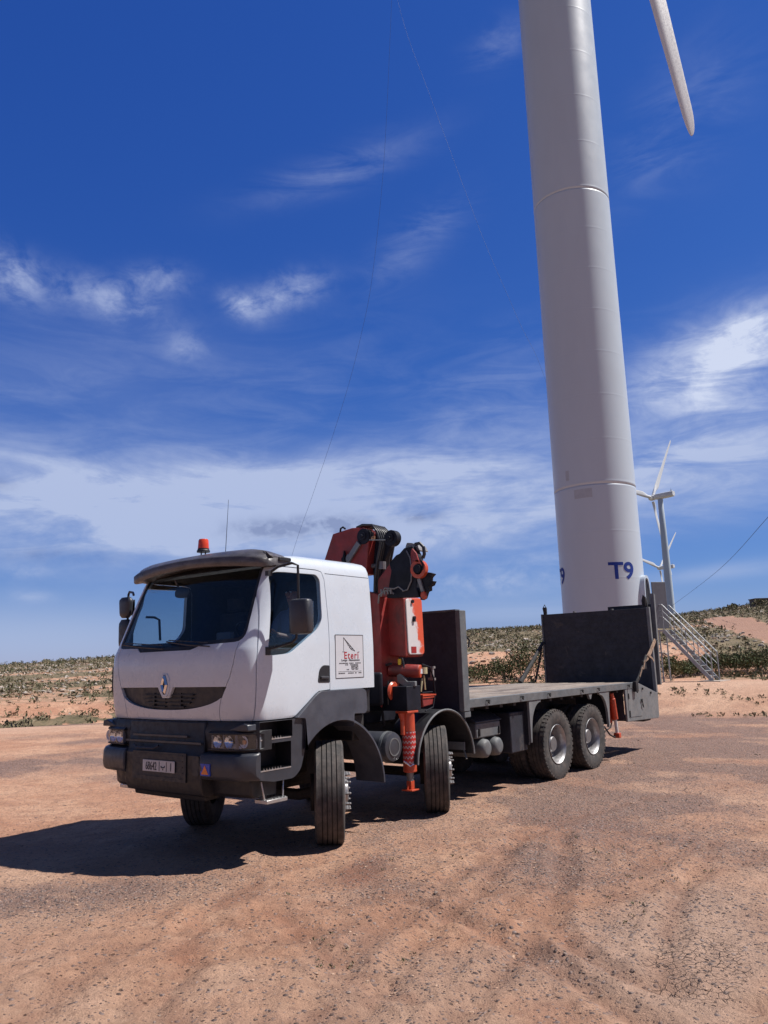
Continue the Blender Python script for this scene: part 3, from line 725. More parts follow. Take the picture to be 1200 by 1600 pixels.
SHR = [(738, 1082, 39, 1.0, .75, 'broad low green shrub seen over the deck, right beside the headboard'),
       (764, 1078, 40, .9, .8, 'low green shrub over the deck, second from the headboard'),
       (790, 1075, 38.5, .9, 1.1, 'loose green shrub over the middle of the gap above the deck'),
       (815, 1074, 40, .9, 1.35, 'leafy shrub just left of the dark strut over the deck'),
       (838, 1072, 38, 1.0, 2.0, 'tallest leafy shrub, beside the raised ramp panel'),
       (872, 1070, 40, .9, 1.3, 'green shrub mostly hidden behind the left end of the ramp panel'),
       (1048, 1061, 38, .8, .9, 'bright green shrub under the upper half of the turbine stairs'),
       (1068, 1060, 39, .8, .7, 'low green shrub under the middle of the turbine stairs'),
       (1090, 1059, 40, .8, .75, 'dark green shrub behind the lower end of the turbine stairs'),
       (1112, 1058, 41, .8, .7, 'low dark shrub behind the foot of the turbine stairs'),
       (1130, 1057, 40, .9, .85, 'dark shrub just right of the foot of the turbine stairs'),
       (1150, 1056, 41, .9, .8, 'dark low shrub right of the stairs, second in its row'),
       (1168, 1057, 40, .9, .85, 'spreading dark shrub, third in the row right of the stairs'),
       (1186, 1057, 41, .9, 1.0, 'spindly dark shrub close to the right edge of the view'),
       (1206, 1057, 40, .9, 1.0, 'dark shrub cut by the right edge of the view')]
for i, s_ in enumerate(SHR): shrub(i, *s_)
def far_bush(px, py, r, rad, hg, label, i):
    p = at_r(px, py, r); z = float(height(np.array([p.x]), np.array([p.y]), False)[0])
    root = empty('bush', (p.x, p.y, z), 0, label, 'bush', 'dark bushes on the skyline')
    n = 8; q = np.random.default_rng(300+i); th = q.random(n)*2*PI; rr = np.sqrt(q.random(n))*rad*.7
    P = np.stack([np.cos(th)*rr, np.sin(th)*rr, q.random(n)*hg*.4], -1)
    o = clump_mesh('foliage', P, np.full(n, rad*.5), np.full(n, hg*.6), 40, np.full(n, rad*.22), SCRUB, seed=320+i); o.parent = root
far_bush(1146, 962, 190, 1.5, 1.2, 'dark rounded bush on the skyline left of the stone hut', 1)
far_bush(1192, 962, 180, 1.7, 1.3, 'dark bush standing against the stone hut on the skyline', 2)
def hut():
    p = at_r(1196, 960, 186); z = float(height(np.array([p.x]), np.array([p.y]), False)[0])
    root = empty('stone_hut', (p.x, p.y, z), HEAD, 'low dark flat-roofed stone hut on the skyline at the right edge', 'hut')
    m = MB(); m.box(-1.6, 1.6, -2.4, 2.4, -.3, 1.3); m.build('wall', MT['stone'], root, .05)
    m = MB(); m.box(-1.75, 1.75, -2.55, 2.55, 1.305, 1.5); m.build('roof', MT['stone'], root, .05)
    m = MB(); m.box(-1.63, -1.604, -.5, .3, 0, 1.15); m.build('door', MT['ink'], root)
hut()

# ------------------------------------------------------------------ wind turbines
BZ = .80
def airfoil_blade(L_=24.6, chord=1.62, root_r=.55):
    mb = MB(); rings = []; n = 18
    for k in range(46):
        t = k/33 if k < 31 else 30/33+(3/33)*math.sin((k-30)/15*PI/2); r = t*L_
        if t < .06: c, th, blend = root_r*2, 1.0, 0
        blend = min(1, max(0, (t-.04)/.14)); blend = blend*blend*(3-2*blend)
        ch = root_r*2*(1-blend)+blend*(chord*(1-.66*max(0, (t-.18)/.82)**.95))
        if t > .94: ch *= math.sqrt(max(.0, 1-((t-.94)/.06)**2.2))*.97+.03
        thick = root_r*2*(1-blend)+blend*ch*(.24-.10*t)
        tw = R(14)*(1-t)**2*blend
        ring = []
        for q in range(n):
            a = 2*PI*q/n; cx_ = math.cos(a); sx_ = math.sin(a)
            X = ch*(.5*cx_)-(ch*.18*blend); Y = thick*.5*sx_*(1-.45*blend*(1-cx_)*.5 if cx_ < 0 else 1)
            xr = X*math.cos(tw)-Y*math.sin(tw); yr = X*math.sin(tw)+Y*math.cos(tw)
            ring.append((xr, yr-.25*t*t, r))
        rings.append(ring)
    return mb.loft(rings)
def rotor_parts(root, hubpos, axis, angles, scale=1.0):
    """hub, spinner and three blades; axis is a horizontal angle, angles measured from straight up towards axis+90deg"""
    A = Vector((math.cos(axis), math.sin(axis), 0)); Sd = Vector((-math.sin(axis), math.cos(axis), 0)); Z = Vector((0, 0, 1))
    M_ = Matrix((A, Sd, Z)).transposed().to_4x4(); M_.translation = hubpos
    m = MB(); m.lathe([(.95, -1.0), (1.05, -.5), (1.08, .2), (1.0, .7), (.75, 1.2), (.4, 1.5), (.02, 1.62)], 'x', n=28)
    hub = m.build('hub', MT['blade'], root); hub.matrix_local = M_
    bm_ = (airfoil_blade() if scale == 1.0 else airfoil_blade(24.6*scale, 2.0)).mesh('blade')
    for i, an in enumerate(angles):
        rad = (Z*math.cos(an)+Sd*math.sin(an)).normalized()
        x = rad.cross(A).normalized()
        Mb = Matrix((x, A, rad)).transposed().to_4x4(); Mb.translation = hubpos+rad*1.4
        me = bm_ if i == 0 else bm_
        o = link('blade', me, MT['blade'], root, 0, 50); o.matrix_local = Mb
def nacelle(root, top, axis, k=1.0):
    A = Vector((math.cos(axis), math.sin(axis), 0)); Sd = Vector((-math.sin(axis), math.cos(axis), 0)); Z = Vector((0, 0, 1))
    M_ = Matrix((A, Sd, Z)).transposed().to_4x4(); M_.translation = top
    m = MB(); rings = []
    for x, s, zc in ((-5.6, .80, 0.1), (-5.3, .95, .05), (-3, 1.0, 0), (1.2, 1.0, 0), (1.9, .86, 0), (2.2, .72, 0)):
        rings.append([(x, 1.25*k*s*math.copysign(abs(math.cos(a))**.55, math.cos(a)), zc+1.3*k*s*math.copysign(abs(math.sin(a))**.55, math.sin(a))) for a in [2*PI*q/28 for q in range(28)]])
    m.loft(rings); o = m.build('nacelle', MT['blade'], root); o.matrix_local = M_
    m = MB(); m.box(-4.9, -4.5, -.3, .3, 1.25, 1.5); m.cyl((-4.7, .2, 1.45), (-4.7, .2, 2.3), .03, 6)
    o = m.build('wind_vane', MT['stair'], root); o.matrix_local = M_

TX, TY = -24.887, -5.758; RB = 1.69
def near_turbine():
    root = empty('wind_turbine', (TX, TY, BZ), 0, 'huge white wind turbine marked T9 standing right behind the flatbed truck', 'wind turbine', 'white wind turbines')
    seams = [4.95, 6.85, 8.82]+[8.82+1.903*k for k in range(1, 8)]+[22.14+2.32*k for k in range(1, 11)]
    flanges = {8.82, 8.82+1.903*7}
    H = 47.5
    def rad(z): return RB if z < 34 else RB-(z-34)/(H-34)*.45
    prof = [(rad(0)+.16, -BZ-.2), (rad(0)+.16, -.02), (rad(0), 0)]
    zs = sorted(seams)
    for z in zs:
        zz = z-BZ; r = rad(z)
        if min(abs(z-f) for f in flanges) < .05: prof += [(r, zz-.12), (r, zz-.10), (r, zz-.045), (r-.02, zz-.035), (r-.02, zz-.015), (r+.004, zz+.0), (r+.005, zz+.10), (r+.001, zz+.13), (r, zz+.15), (r, zz+.20)]
        else: prof += [(r, zz-.09), (r, zz-.07), (r, zz-.03), (r+.0022, zz-.008), (r+.0022, zz+.008), (r, zz+.03), (r, zz+.07), (r, zz+.09)]
    prof += [(rad(H), H-BZ), (.02, H-BZ+.01)]
    m = MB(); m.lathe(prof, 'z', n=144)
    tower = m.build('tower_shaft', MT['tower'], root, smooth=80)
    nacelle(root, Vector((0, 0, 50-BZ)), R(51)); rotor_parts(root, Vector((math.cos(R(51))*3.2, math.sin(R(51))*3.2, 50-BZ)), R(51), [R(170), R(290), R(50)])
    # lettering wrapped round the shaft (twice: the second T9 is just coming round the left edge)
    cam_az = math.atan2(CAM[1]-TY, CAM[0]-TX)
    def wrap(txt, az0, z, size):
        me = text_mesh(txt, size, .024*size, 0.0, 1.10)
        bm = bmesh.new(); bm.from_mesh(me)
        for q in np.arange(-1.2, 1.2, .06):
            bmesh.ops.bisect_plane(bm, geom=bm.verts[:]+bm.edges[:]+bm.faces[:], plane_co=(q, 0, 0), plane_no=(1, 0, 0))
        for v in bm.verts:
            a = az0+v.co.x/RB; rr = RB+.007+v.co.z; v.co = Vector((math.cos(a)*rr, math.sin(a)*rr, z-BZ+v.co.y))
        bmesh.ops.recalc_face_normals(bm, faces=bm.faces); bm.to_mesh(me); bm.free(); return me
    me = wrap('T9', cam_az+R(29.0), 4.90, .93); o = link('lettering', me, MT['blue'], root, 0, 0)
    me = wrap('T9', cam_az-R(78), 4.90, .93); o = link('lettering', me, MT['blue'], root, 0, 0)
    # patches of newer paint
    def patch(px, py, w, h):
        p = at_r(px, py, 32.4); a = math.atan2(p.y-TY, p.x-TX); mb = MB(); k = 10; rr = RB+.004
        vs = []; 
        for i in range(k+1):
            aa = a+(i/k-.5)*w/RB
            for zz in (p.z-h/2, p.z+h/2): vs.append((math.cos(aa)*rr, math.sin(aa)*rr, zz-BZ))
        fs = [(2*i, 2*i+2, 2*i+3, 2*i+1) for i in range(k)]
        mb.add(vs, fs); me = mb.mesh('p'); me.materials.append(MT['patch']); link('paint_patch', me, MT['patch'], root, 0, 0)
    MT['patch'] = mat('grey_paint_patch', (.40, .43, .475), .45, var=.05)
    patch(911, 771, .75, .38); patch(877, 742, .17, .42)
    # doorway with rounded frame on the right-hand side, and its open steel door
    da = cam_az+R(74)
    D = Vector((math.cos(da), math.sin(da), 0)); T_ = Vector((-math.sin(da), math.cos(da), 0)); Z = Vector((0, 0, 1))
    Md = Matrix((D, T_, Z)).transposed().to_4x4(); Md.translation = D*(RB-.02)+Z*(2.84-BZ)
    fr = []
    def oval(w, h, n=28): return [(math.copysign(abs(math.cos(a))**.6, math.cos(a))*w, h+math.copysign(abs(math.sin(a))**.75, math.sin(a))*h) for a in [2*PI*k/n for k in range(n)]]
    m = MB(); A_ = oval(.50, 1.14); B_ = oval(.40, 1.02); B_ = [(y, z+.12) for y, z in B_]
    n = len(A_); vs = [(-.14, y, z-.05) for y, z in A_]+[(.16, y, z-.05) for y, z in A_]+[(.16, y, z-.05) for y, z in B_]+[(-.14, y, z-.05) for y, z in B_]
    fs = []
    for i in range(n):
        j = (i+1) % n
        for a_, b_ in ((0, 1), (1, 2), (2, 3)): fs.append((a_*n+i, a_*n+j, b_*n+j, b_*n+i))
    m.add(vs, fs); o = m.build('door_frame', MT['tower'], root, smooth=40); o.matrix_local = Md
    m = MB(); m.box(-.02, .10, -.36, .36, .05, 2.05); o = m.build('doorway', MT['black'], root); o.matrix_local = Md
    # door leaf swung outwards
    m = MB(); m.box(0, .62, -.025, .025, .06, 1.92); leaf = m.build('door', MT['doorgrey'], root, .01)
    out = (at_r(1021, 950, 33.3)-Vector((TX, TY, 0))); out2 = (at_r(1041, 950, 33.6)-Vector((TX, TY, 0)))
    dirn = Vector((out2.x-out.x, out2.y-out.y, 0)).normalized(); nn = Vector((-dirn.y, dirn.x, 0))
    Ml = Matrix((dirn, nn, Z)).transposed().to_4x4(); Ml.translation = Vector((out.x, out.y, 2.86-BZ-.02)); leaf.matrix_local = Ml
    m = MB(); m.box(.52, .57, .027, .06, .9, 1.05); m.build('door_handle', MT['ink'], leaf)
    return root, Md
NT, MD = near_turbine()

def stairs():
    # in the turbine's own frame: platform at the door, flight running radially outwards down to a slab
    top = at_r(1038, 987, 33.4); top.z = 2.84; bot = at_r(1114, 1062, 32.9); zb = float(height(np.array([bot.x]), np.array([bot.y]), False)[0]); bot.z = zb
    d = Vector((bot.x-top.x, bot.y-top.y, 0)); run = d.length; d.normalize(); w = Vector((-d.y, d.x, 0))
    cam_d = Vector((CAM[0]-top.x, CAM[1]-top.y, 0))
    if w.dot(cam_d) > 0: w = -w                    # w points away from the camera
    root = empty('access_stairs', (bot.x, bot.y, zb), 0, 'galvanised steel stairs with tube handrails leading up to the open turbine door', 'stairs')
    Z = Vector((0, 0, 1)); M_ = Matrix((-d, w if Matrix((-d, w, Z)).determinant() > 0 else w, Z)).transposed().to_4x4()
    H = 2.84-zb; Wd = .80
    def P(x, y, z): v = (-d)*x+w*y+Z*z; return (v.x, v.y, v.z)
    def obox(mb, x0, x1, y0, y1, z0, z1):
        c = [P(x, y, z) for z in (z0, z1) for (x, y) in ((x0, y0), (x1, y0), (x1, y1), (x0, y1))]
        mb.add(c, [(3,2,1,0),(4,5,6,7),(0,1,5,4),(1,2,6,5),(2,3,7,6),(3,0,4,7)])
    for y in (0, Wd):
        m = MB(); y0, y1 = (y-.03, y+.02); hh = .20
        c = []
        for yy in (y0, y1):
            c += [P(0, yy, 0), P(.08, yy, 0), P(run+.05, yy, H-.10), P(run+.05, yy, H+.01), P(run-.04, yy, H+.01), P(-.02, yy, .09)]
        m.add(c, [tuple(range(6))[::-1], tuple(range(6, 12))]+[(i, (i+1) % 6, 6+(i+1) % 6, 6+i) for i in range(6)])
        m.build('stringer', MT['stair'], root)
    n = 9
    for k in range(n):
        z = H*(k+1)/(n+1); x = run*(k+1)/(n+1)
        m = MB(); obox(m, x-.11, x+.08, .022, Wd-.032, z-.012, z+.010); m.build('tread', MT['stair'], root)
    m = MB(); obox(m, run+.06, run+1.0, -.03, Wd+.03, H-.05, H); m.build('platform', MT['stair'], root)
    for y in (-.03, Wd+.03):
        m = MB(); yy = y
        for hgt, rr in ((1.0, .024), (.52, .014), (.76, .010)):
            m.tube([P(-.02, yy, .12+hgt-.02), P(run, yy, H+hgt), P(run+.9, yy, H+hgt)], rr, 8)
        m.tube([P(-.02, yy, .0), P(-.02, yy, 1.1)], .022, 8)
        for k in range(1, 5): x = run*k/4.; zz = H*k/4.; m.tube([P(x, yy, zz), P(x, yy, zz+1.0)], .018, 8)
        m.tube([P(run+.9, yy, H), P(run+.9, yy, H+1.0)], .018, 8)
        m.build('handrail', MT['stair'], root)
    for y in (0, Wd):
        m = MB(); m.tube([P(run+.2, y, H-.05), P(run+.2, y, -.1)], .03, 8); m.build('support_post', MT['stair'], root)
    s = MB(); 
    c = [P(x, y, z) for z in (-.12, .03) for (x, y) in ((-.35, -.3), (.5, -.3), (.5, Wd+.3), (-.35, Wd+.3))]
    s.add(c, [(3,2,1,0),(4,5,6,7),(0,1,5,4),(1,2,6,5),(2,3,7,6),(3,0,4,7)])
    o = s.build('footing_slab', MT['concrete'], None, .01); o.location = (bot.x, bot.y, zb); tag(o, 'small pale concrete slab under the foot of the turbine stairs', 'slab')
stairs()

def far_turbine(px_base, py_base, r, hub_z, sc, axis, angles, label):
    p = at_r(px_base, py_base, r); z = float(height(np.array([p.x]), np.array([p.y]), False)[0])
    root = empty('wind_turbine', (p.x, p.y, z), 0, label, 'wind turbine', 'white wind turbines')
    H = hub_z-z
    m = MB(); m.lathe([(1.45, -2), (1.42, 0), (1.32, H*.35), (1.12, H*.7), (.92, H-1.2), (.85, H-1.1)], 'z', n=40); m.build('tower_shaft', MT['tower'], root)
    nacelle(root, Vector((0, 0, H)), axis, .82); rotor_parts(root, Vector((math.cos(axis)*3.2, math.sin(axis)*3.2, H)), axis, angles, 1.14)
    return root
hz = at_r(1036, 775, 300).z
far_turbine(1050, 966, 300, hz, 1, R(256), [R(-33), R(-165), R(86)], 'slender white wind turbine standing on the hill crest just right of the T9 tower')
hz = at_r(1048, 886, 460).z
far_turbine(1049, 990, 460, hz, 1, R(256), [R(-42), R(-168), R(78)], 'most distant white wind turbine, mostly hidden behind the nearer one on the crest')

# thin cables hanging across the sky
def cable(pts, rad, label):
    P = [Vector(p) for p in pts]; fine_ = []
    for i in range(len(P)-1):
        for k in range(8):
            t = k/8; p0 = P[max(i-1, 0)]; p1 = P[i]; p2 = P[i+1]; p3 = P[min(i+2, len(P)-1)]
            fine_.append(.5*((2*p1)+(-p0+p2)*t+(2*p0-5*p1+4*p2-p3)*t*t+(-p0+3*p1-3*p2+p3)*t**3))
    fine_.append(P[-1]); m = MB(); m.tube(fine_, rad, 6); o = m.build('guy_wire', MT['wire'], None); tag(o, label, 'wire', 'thin guy wires'); return o
cable([at_r(405, 1050, 40), at_r(457, 865, 40), at_r(488, 775, 40), at_r(517, 690, 39), at_r(545, 600, 38), at_r(565, 520, 37), at_r(582, 430, 36), at_r(600, 250, 35), at_r(612, 0, 34), at_r(620, -200, 33)], .006, 'thin wire climbing the sky from behind the cab roof')
cable([at_r(950, 1000, 60), at_r(860, 620, 60), at_r(810, 500, 60), at_r(760, 385, 60), at_r(720, 280, 60), at_r(672, 150, 60), at_r(632, 40, 60), at_r(600, -90, 60)], .008, 'very faint wire crossing the deep blue sky left of the T9 tower')
cable([at_r(1048, 948, 250), at_r(1120, 893, 160), at_r(1200, 808, 100), at_r(1290, 700, 80)], .030, 'dark wire slanting up to the right edge from behind the crest turbine')

# ------------------------------------------------------------------ the truck  (x forward, y to its left, origin under the first axle)
TRUCK = empty('flatbed_truck', (0, 0, 0), 0, 'white-cabbed four-axle flatbed truck with a folded red loader crane behind the cab', 'truck')
def part(mb, name, m, parent=None, **k): return mb.build(name, MT[m] if isinstance(m, str) else m, parent or TRUCK, **k)

# ---- cab shell: stacked plan sections, hollowed, with real openings
ZS = [(1.352, 1.352, 1.185), (1.375, 1.366, 1.193), (1.50, 1.385, 1.200), (1.70, 1.400, 1.203), (1.90, 1.402, 1.203), (2.02, 1.395, 1.203), (2.07, 1.375, 1.203),
      (2.12, 1.350, 1.202), (2.40, 1.235, 1.190), (2.70, 1.115, 1.172), (2.85, 1.05, 1.160), (2.93, 1.00, 1.145), (2.99, .93, 1.115), (3.03, .82, 1.06), (3.065, .62, .93), (3.085, .35, .70)]
def cab_ring(z, xf, hw, off=0.0, xr=-.66):
    xf -= off; hw -= off; xr += off; k = 1.0 if z < 2.1 else 1.0
    rc = .20; half = []
    ym = hw-rc; bul = .085
    for i in range(11):
        y = ym*i/10; half.append((xf-bul*(y/ym)**2*(1+.0*k), y))
    xa = xf-bul; P0 = Vector((xa, ym)); P2 = Vector((xa-.21, hw)); sl_ = -2*bul/ym
    P1 = Vector((xa+sl_*(hw-ym)*.72, hw-.004))
    for i in range(1, 9):
        t = i/8; p = P0*(1-t)**2+P1*2*t*(1-t)+P2*t*t; half.append((p.x, p.y))
    n = 8; xs = P2.x; rr = .07
    for i in range(1, n): half.append((xs+(xr+rr-xs)*i/n, hw))
    for i in range(5):
        a = PI/2*i/4; half.append((xr+rr-rr*math.sin(a), hw-rr+rr*math.cos(a)))
    full = half+[(x, -y) for x, y in half[::-1]]
    full = full[:len(half)]+full[len(half):-1] if abs(half[0][1]) < 1e-9 else full
    return [(x, y, z) for x, y in full]
def cab_solid(off, zlo=None, zhi=None, m='white', roof=True):
    sec = []
    for z, xf, hw in ZS:
        zz = z
        if zlo is not None and z < zlo: continue
        if zhi is not None and z > zhi: continue
        sec.append((zz, xf, hw))
    if zlo is not None:
        z0 = zlo; a = max([s for s in ZS if s[0] <= z0], key=lambda s: s[0]); sec = [(z0, a[1], a[2])]+[s for s in sec if s[0] > z0+1e-4]
    mb = MB(); rings = [cab_ring(z, xf, hw, off) for z, xf, hw in sec]
    if roof and zhi is None:
        z, xf, hw = ZS[-1]; 
    mb.loft(rings); me = mb.mesh('cab'); me.materials.append(MT[m]); return me
def prism_mesh(polys, axis, a, b, m='white'):
    mb = MB()
    for p in polys: mb.prism(p, axis, a, b)
    me = mb.mesh('cut'); me.materials.append(MT[m]); return me
def box_mesh(*a, m='white'):
    mb = MB().box(*a); me = mb.mesh('cut'); me.materials.append(MT[m]); return me
shell = cab_solid(0)
inner = cab_solid(.055, 1.68, 2.97, 'lining')
shell = boolean(shell, inner, 'DIFFERENCE')
# underside: wheel-arch cut
arch = [(.715, 1.30), (.700, 1.352), (.385, 1.575), (.33, 1.60), (-.80, 1.60), (-.80, 1.20), (.715, 1.20)]
shell = boolean(shell, prism_mesh([arch], 'y', -1.4, 1.4), 'DIFFERENCE')
# windscreen (outline in y,z), side windows (x,z)
WS = rounded([(-1.055, 2.115), (-.60, 2.105), (-.52, 2.060), (.36, 2.060), (.50, 2.105), (1.055, 2.125), (.990, 2.955), (-.990, 2.955)], [.10, .02, .02, .02, .02, .12, .06, .06])
SW = rounded([(.945, 2.835), (.31, 2.845), (.255, 2.79), (.255, 2.36), (.33, 2.25), (.76, 1.995), (1.04, 1.975), (1.075, 2.04)], [.07, .05, .03, .05, .06, .06, .05, .03])
ws_cut = prism_mesh([WS], 'x', .70, 1.7)
glass_src = boolean(cab_solid(.010), cab_solid(.018), 'DIFFERENCE')
glass_src2 = glass_src.copy()
ws_me = boolean(glass_src, prism_mesh([inset(WS, .004)], 'x', .78, 1.7), 'INTERSECT')
shell = boolean(shell, ws_cut, 'DIFFERENCE')
# grille crescent
def crescent(w, zt, zb, notch=True, n=26):
    top = [(-w, zt)]
    if notch: top += [(-.125, zt+.002), (-.085, zt-.062), (-.052, zt-.108), (.052, zt-.108), (.085, zt-.062), (.125, zt+.002)]
    top += [(w, zt)]
    bot = []
    for i in range(1, n):
        t = -1+2*i/n; y = -t*w; bot.append((y, zt-(zt-zb)*(1-abs(t)**2.4)**.46))
    return top+bot
GR = crescent(.885, 1.685, 1.455)
shell = boolean(shell, prism_mesh([GR], 'x', 1.285, 1.6), 'DIFFERENCE')
# hood panel seam: thin groove down both sides of the front and under the grille
def ribbon(pts, w):
    A_, B_ = [], []
    for i, p in enumerate(pts):
        a = Vector(pts[max(0, i-1)]); b = Vector(pts[min(len(pts)-1, i+1)]); d = (b-a).normalized(); n_ = Vector((-d.y, d.x))
        A_.append(tuple(Vector(p)+n_*w/2)); B_.append(tuple(Vector(p)-n_*w/2))
    return A_+B_[::-1]
for sgn in (1, -1):
    sm = [(sgn*y, z) for y, z in ((.995, 2.118), (.985, 2.0), (.965, 1.90), (.925, 1.78), (.86, 1.66), (.80, 1.55), (.775, 1.45), (.77, 1.345))]
    shell = boolean(shell, prism_mesh([ribbon(sm, .009)], 'x', 1.255, 1.6), 'DIFFERENCE')
# roof seam along both sides, behind the door
for sgn in (1, -1):
    y0, y1 = sorted((sgn*1.135, sgn*1.3))
    shell = boolean(shell, box_mesh(-.9, .165, y0, y1, 2.860, 2.869), 'DIFFERENCE')
# doors
DOOR = rounded([(1.215, 1.34), (.70, 1.345), (.385, 1.565), (.33, 1.59), (.150, 1.60), (.150, 2.30), (.180, 2.80), (.215, 2.885), (.30, 2.900), (.955, 2.900), (1.005, 2.85), (1.20, 2.05), (1.215, 1.9)],
               [.0, .03, .03, .02, 0, 0, .0, .02, .02, .04, .04, .03, .0])
doors = {}
for sgn in (1, -1):
    y0, y1 = (.98, 1.4) if sgn > 0 else (-1.4, -.98)
    src = shell.copy()
    d_ = boolean(src, prism_mesh([inset(DOOR, .009)], 'y', y0, y1), 'INTERSECT')
    shell = boolean(shell, prism_mesh([DOOR], 'y', y0, y1), 'DIFFERENCE')
    d_ = boolean(d_, prism_mesh([SW], 'y', y0-.1, y1+.1), 'DIFFERENCE')
    doors[sgn] = d_
cab = link('cab_body', shell, None, TRUCK, 0, 28)
hd = boolean(boolean(cab_solid(-.004), cab_solid(.004), 'DIFFERENCE'), box_mesh(.7, 1.3, -1.085, 1.085, 2.952, 3.045), 'INTERSECT'); hd.materials.clear()
link('windscreen_header', hd, MT['black'], TRUCK, 0, 40)
ws = link('windscreen', ws_me, None, TRUCK, 0, 40); ws.data.materials.clear(); ws.data.materials.append(MT['glass'])
gasket = boolean(boolean(cab_solid(.006), cab_solid(.022), 'DIFFERENCE'), prism_mesh([inset(WS, .001)], 'x', .78, 1.7), 'INTERSECT')
gasket = boolean(gasket, prism_mesh([inset(WS, .040)], 'x', .7, 1.8), 'DIFFERENCE'); gasket.materials.clear()
link('windscreen_seal', gasket, MT['black'], TRUCK, 0, 40)
for sgn in (1, -1):
    d = link('door', doors[sgn], None, TRUCK, 0, 28)
    y0, y1 = (.98, 1.4) if sgn > 0 else (-1.4, -.98)
    src = glass_src2.copy()
    w_ = boolean(src, prism_mesh([inset(SW, .003)], 'y', y0, y1), 'INTERSECT'); w_.materials.clear()
    link('side_window', w_, MT['glass'], d, 0, 40)
    # handle recess and window seal
    ys = sgn*1.2035
    m = MB(); m.prism(rounded([(.352, 1.685), (.160, 1.680), (.160, 1.862), (.270, 1.868), (.325, 1.82)], [.03, .015, .015, .04, .04]), 'y', sgn*1.190, ys+sgn*.004); h = part(m, 'door_handle', 'black', d, bevel=.004)
    m = MB(); m.prism(rounded([(.31, 1.725), (.185, 1.722), (.185, 1.748), (.31, 1.752)], .01), 'y', ys+sgn*.005, ys+sgn*.020); part(m, 'handle_bar', 'plastic', d, bevel=.004)
# lower sill of the driver's window reads as a grey ledge
for sgn in (1, -1):
    m = MB(); m.box(.40, 1.00, sgn*1.10, sgn*1.135, 1.90, 2.055); part(m, 'door_trim', 'plastic', None, bevel=.01)
# roof lamp marker by the left door top
m = MB(); m.prism(rounded([(.86, 2.952), (.68, 2.952), (.68, 2.995), (.86, 3.0)], .02), 'y', 1.105, 1.150); part(m, 'marker_lamp', 'black', bevel=.008)
# swept step of the body behind the door (flat panel edge)
# ---- grille insert, emblem
gr_src = boolean(cab_solid(.030), cab_solid(.052), 'DIFFERENCE')
gi = boolean(gr_src, prism_mesh([inset(GR, -.006)], 'x', 1.22, 1.6), 'INTERSECT'); gi.materials.clear()
grille = link('grille', gi, MT['grille'], TRUCK, 0, 30)
m = MB()
for k in range(4):
    z = 1.480+k*.040; w = [.28, .37, .40, .42][k]
    for sgn in (1, -1):
        m.box(1.355, 1.375, sgn*.025, sgn*w, z, z+.013)
for y in (-.22, .22): m.box(1.350, 1.372, y-.006, y+.006, 1.475, 1.625)
part(m, 'grille_slats', 'black', grille)
def hexa(w, h, k=.42): return [(0, h), (w, h*k), (w, -h*k), (0, -h), (-w, -h*k), (-w, h*k)]
def diamond_ring(cz, x0, x1, w, h, wi, hi):
    mb = MB(); O = [(-w, 0), (-w*.30, h), (w*.30, h), (w, 0), (w*.30, -h), (-w*.30, -h)]; I = [(-wi, 0), (-wi*.12, hi), (wi*.12, hi), (wi, 0), (wi*.12, -hi), (-wi*.12, -hi)]
    n = 6; Mi = [((a[0]+b[0])/2, (a[1]+b[1])/2) for a, b in zip(O, I)]
    vs = [(x0, y, cz+z) for y, z in O]+[(x1, y, cz+z) for y, z in Mi]+[(x0+.004, y, cz+z) for y, z in I]+[(x0-.01, y, cz+z) for y, z in I]
    fs = []
    for i in range(n):
        j = (i+1) % n
        for a_, b_ in ((0, 1), (1, 2), (2, 3)): fs.append((a_*n+i, a_*n+j, b_*n+j, b_*n+i))
    return mb.add(vs, fs)
m = MB(); bz = [(-.078, .062), (-.045, .118), (.045, .118), (.078, .062), (.078, -.040), (.040, -.120), (-.040, -.120), (-.078, -.040)]
m.prism([(y, z+1.708) for y, z in bz], 'x', 1.36, 1.410); bezel = part(m, 'badge_bezel', 'white', bevel=.008)
m = MB(); m.prism([(y*.68, z*.84+1.712) for y, z in [(-.085, 0), (-.026, .118), (.026, .118), (.085, 0), (.026, -.118), (-.026, -.118)]], 'x', 1.408, 1.4125); part(m, 'badge_back', 'black', bezel)
part(diamond_ring(1.712, 1.4126, 1.432, .054, .094, .020, .048), 'badge_emblem', 'chrome', bezel, smooth=0)
# corner air vent on the right side of the front
m = MB(); m.prism(rounded([(1.235, 1.92), (1.15, 1.93), (1.15, 1.54), (1.19, 1.52), (1.235, 1.66)], .02), 'y', -1.2, -1.185)
m.prism(rounded([(1.235, 1.92), (1.15, 1.93), (1.15, 1.54), (1.19, 1.52), (1.235, 1.66)], .02), 'y', -1.212, -1.2005); part(m, 'corner_vent', 'black', bevel=.004)
# corner deflector blades either side of the windscreen foot
# ---- wipers
for y0, y1 in ((.70, -.05), (-.05, -.85)):
    m = MB(); m.tube([(1.40, y0, 2.085), (1.385, (y0+y1)/2, 2.115), (1.355, y1, 2.16)], .009, 6)
    m.tube([(1.372, y0-.05, 2.125), (1.345, y1+.02, 2.175)], .006, 5); part(m, 'wiper', 'black')
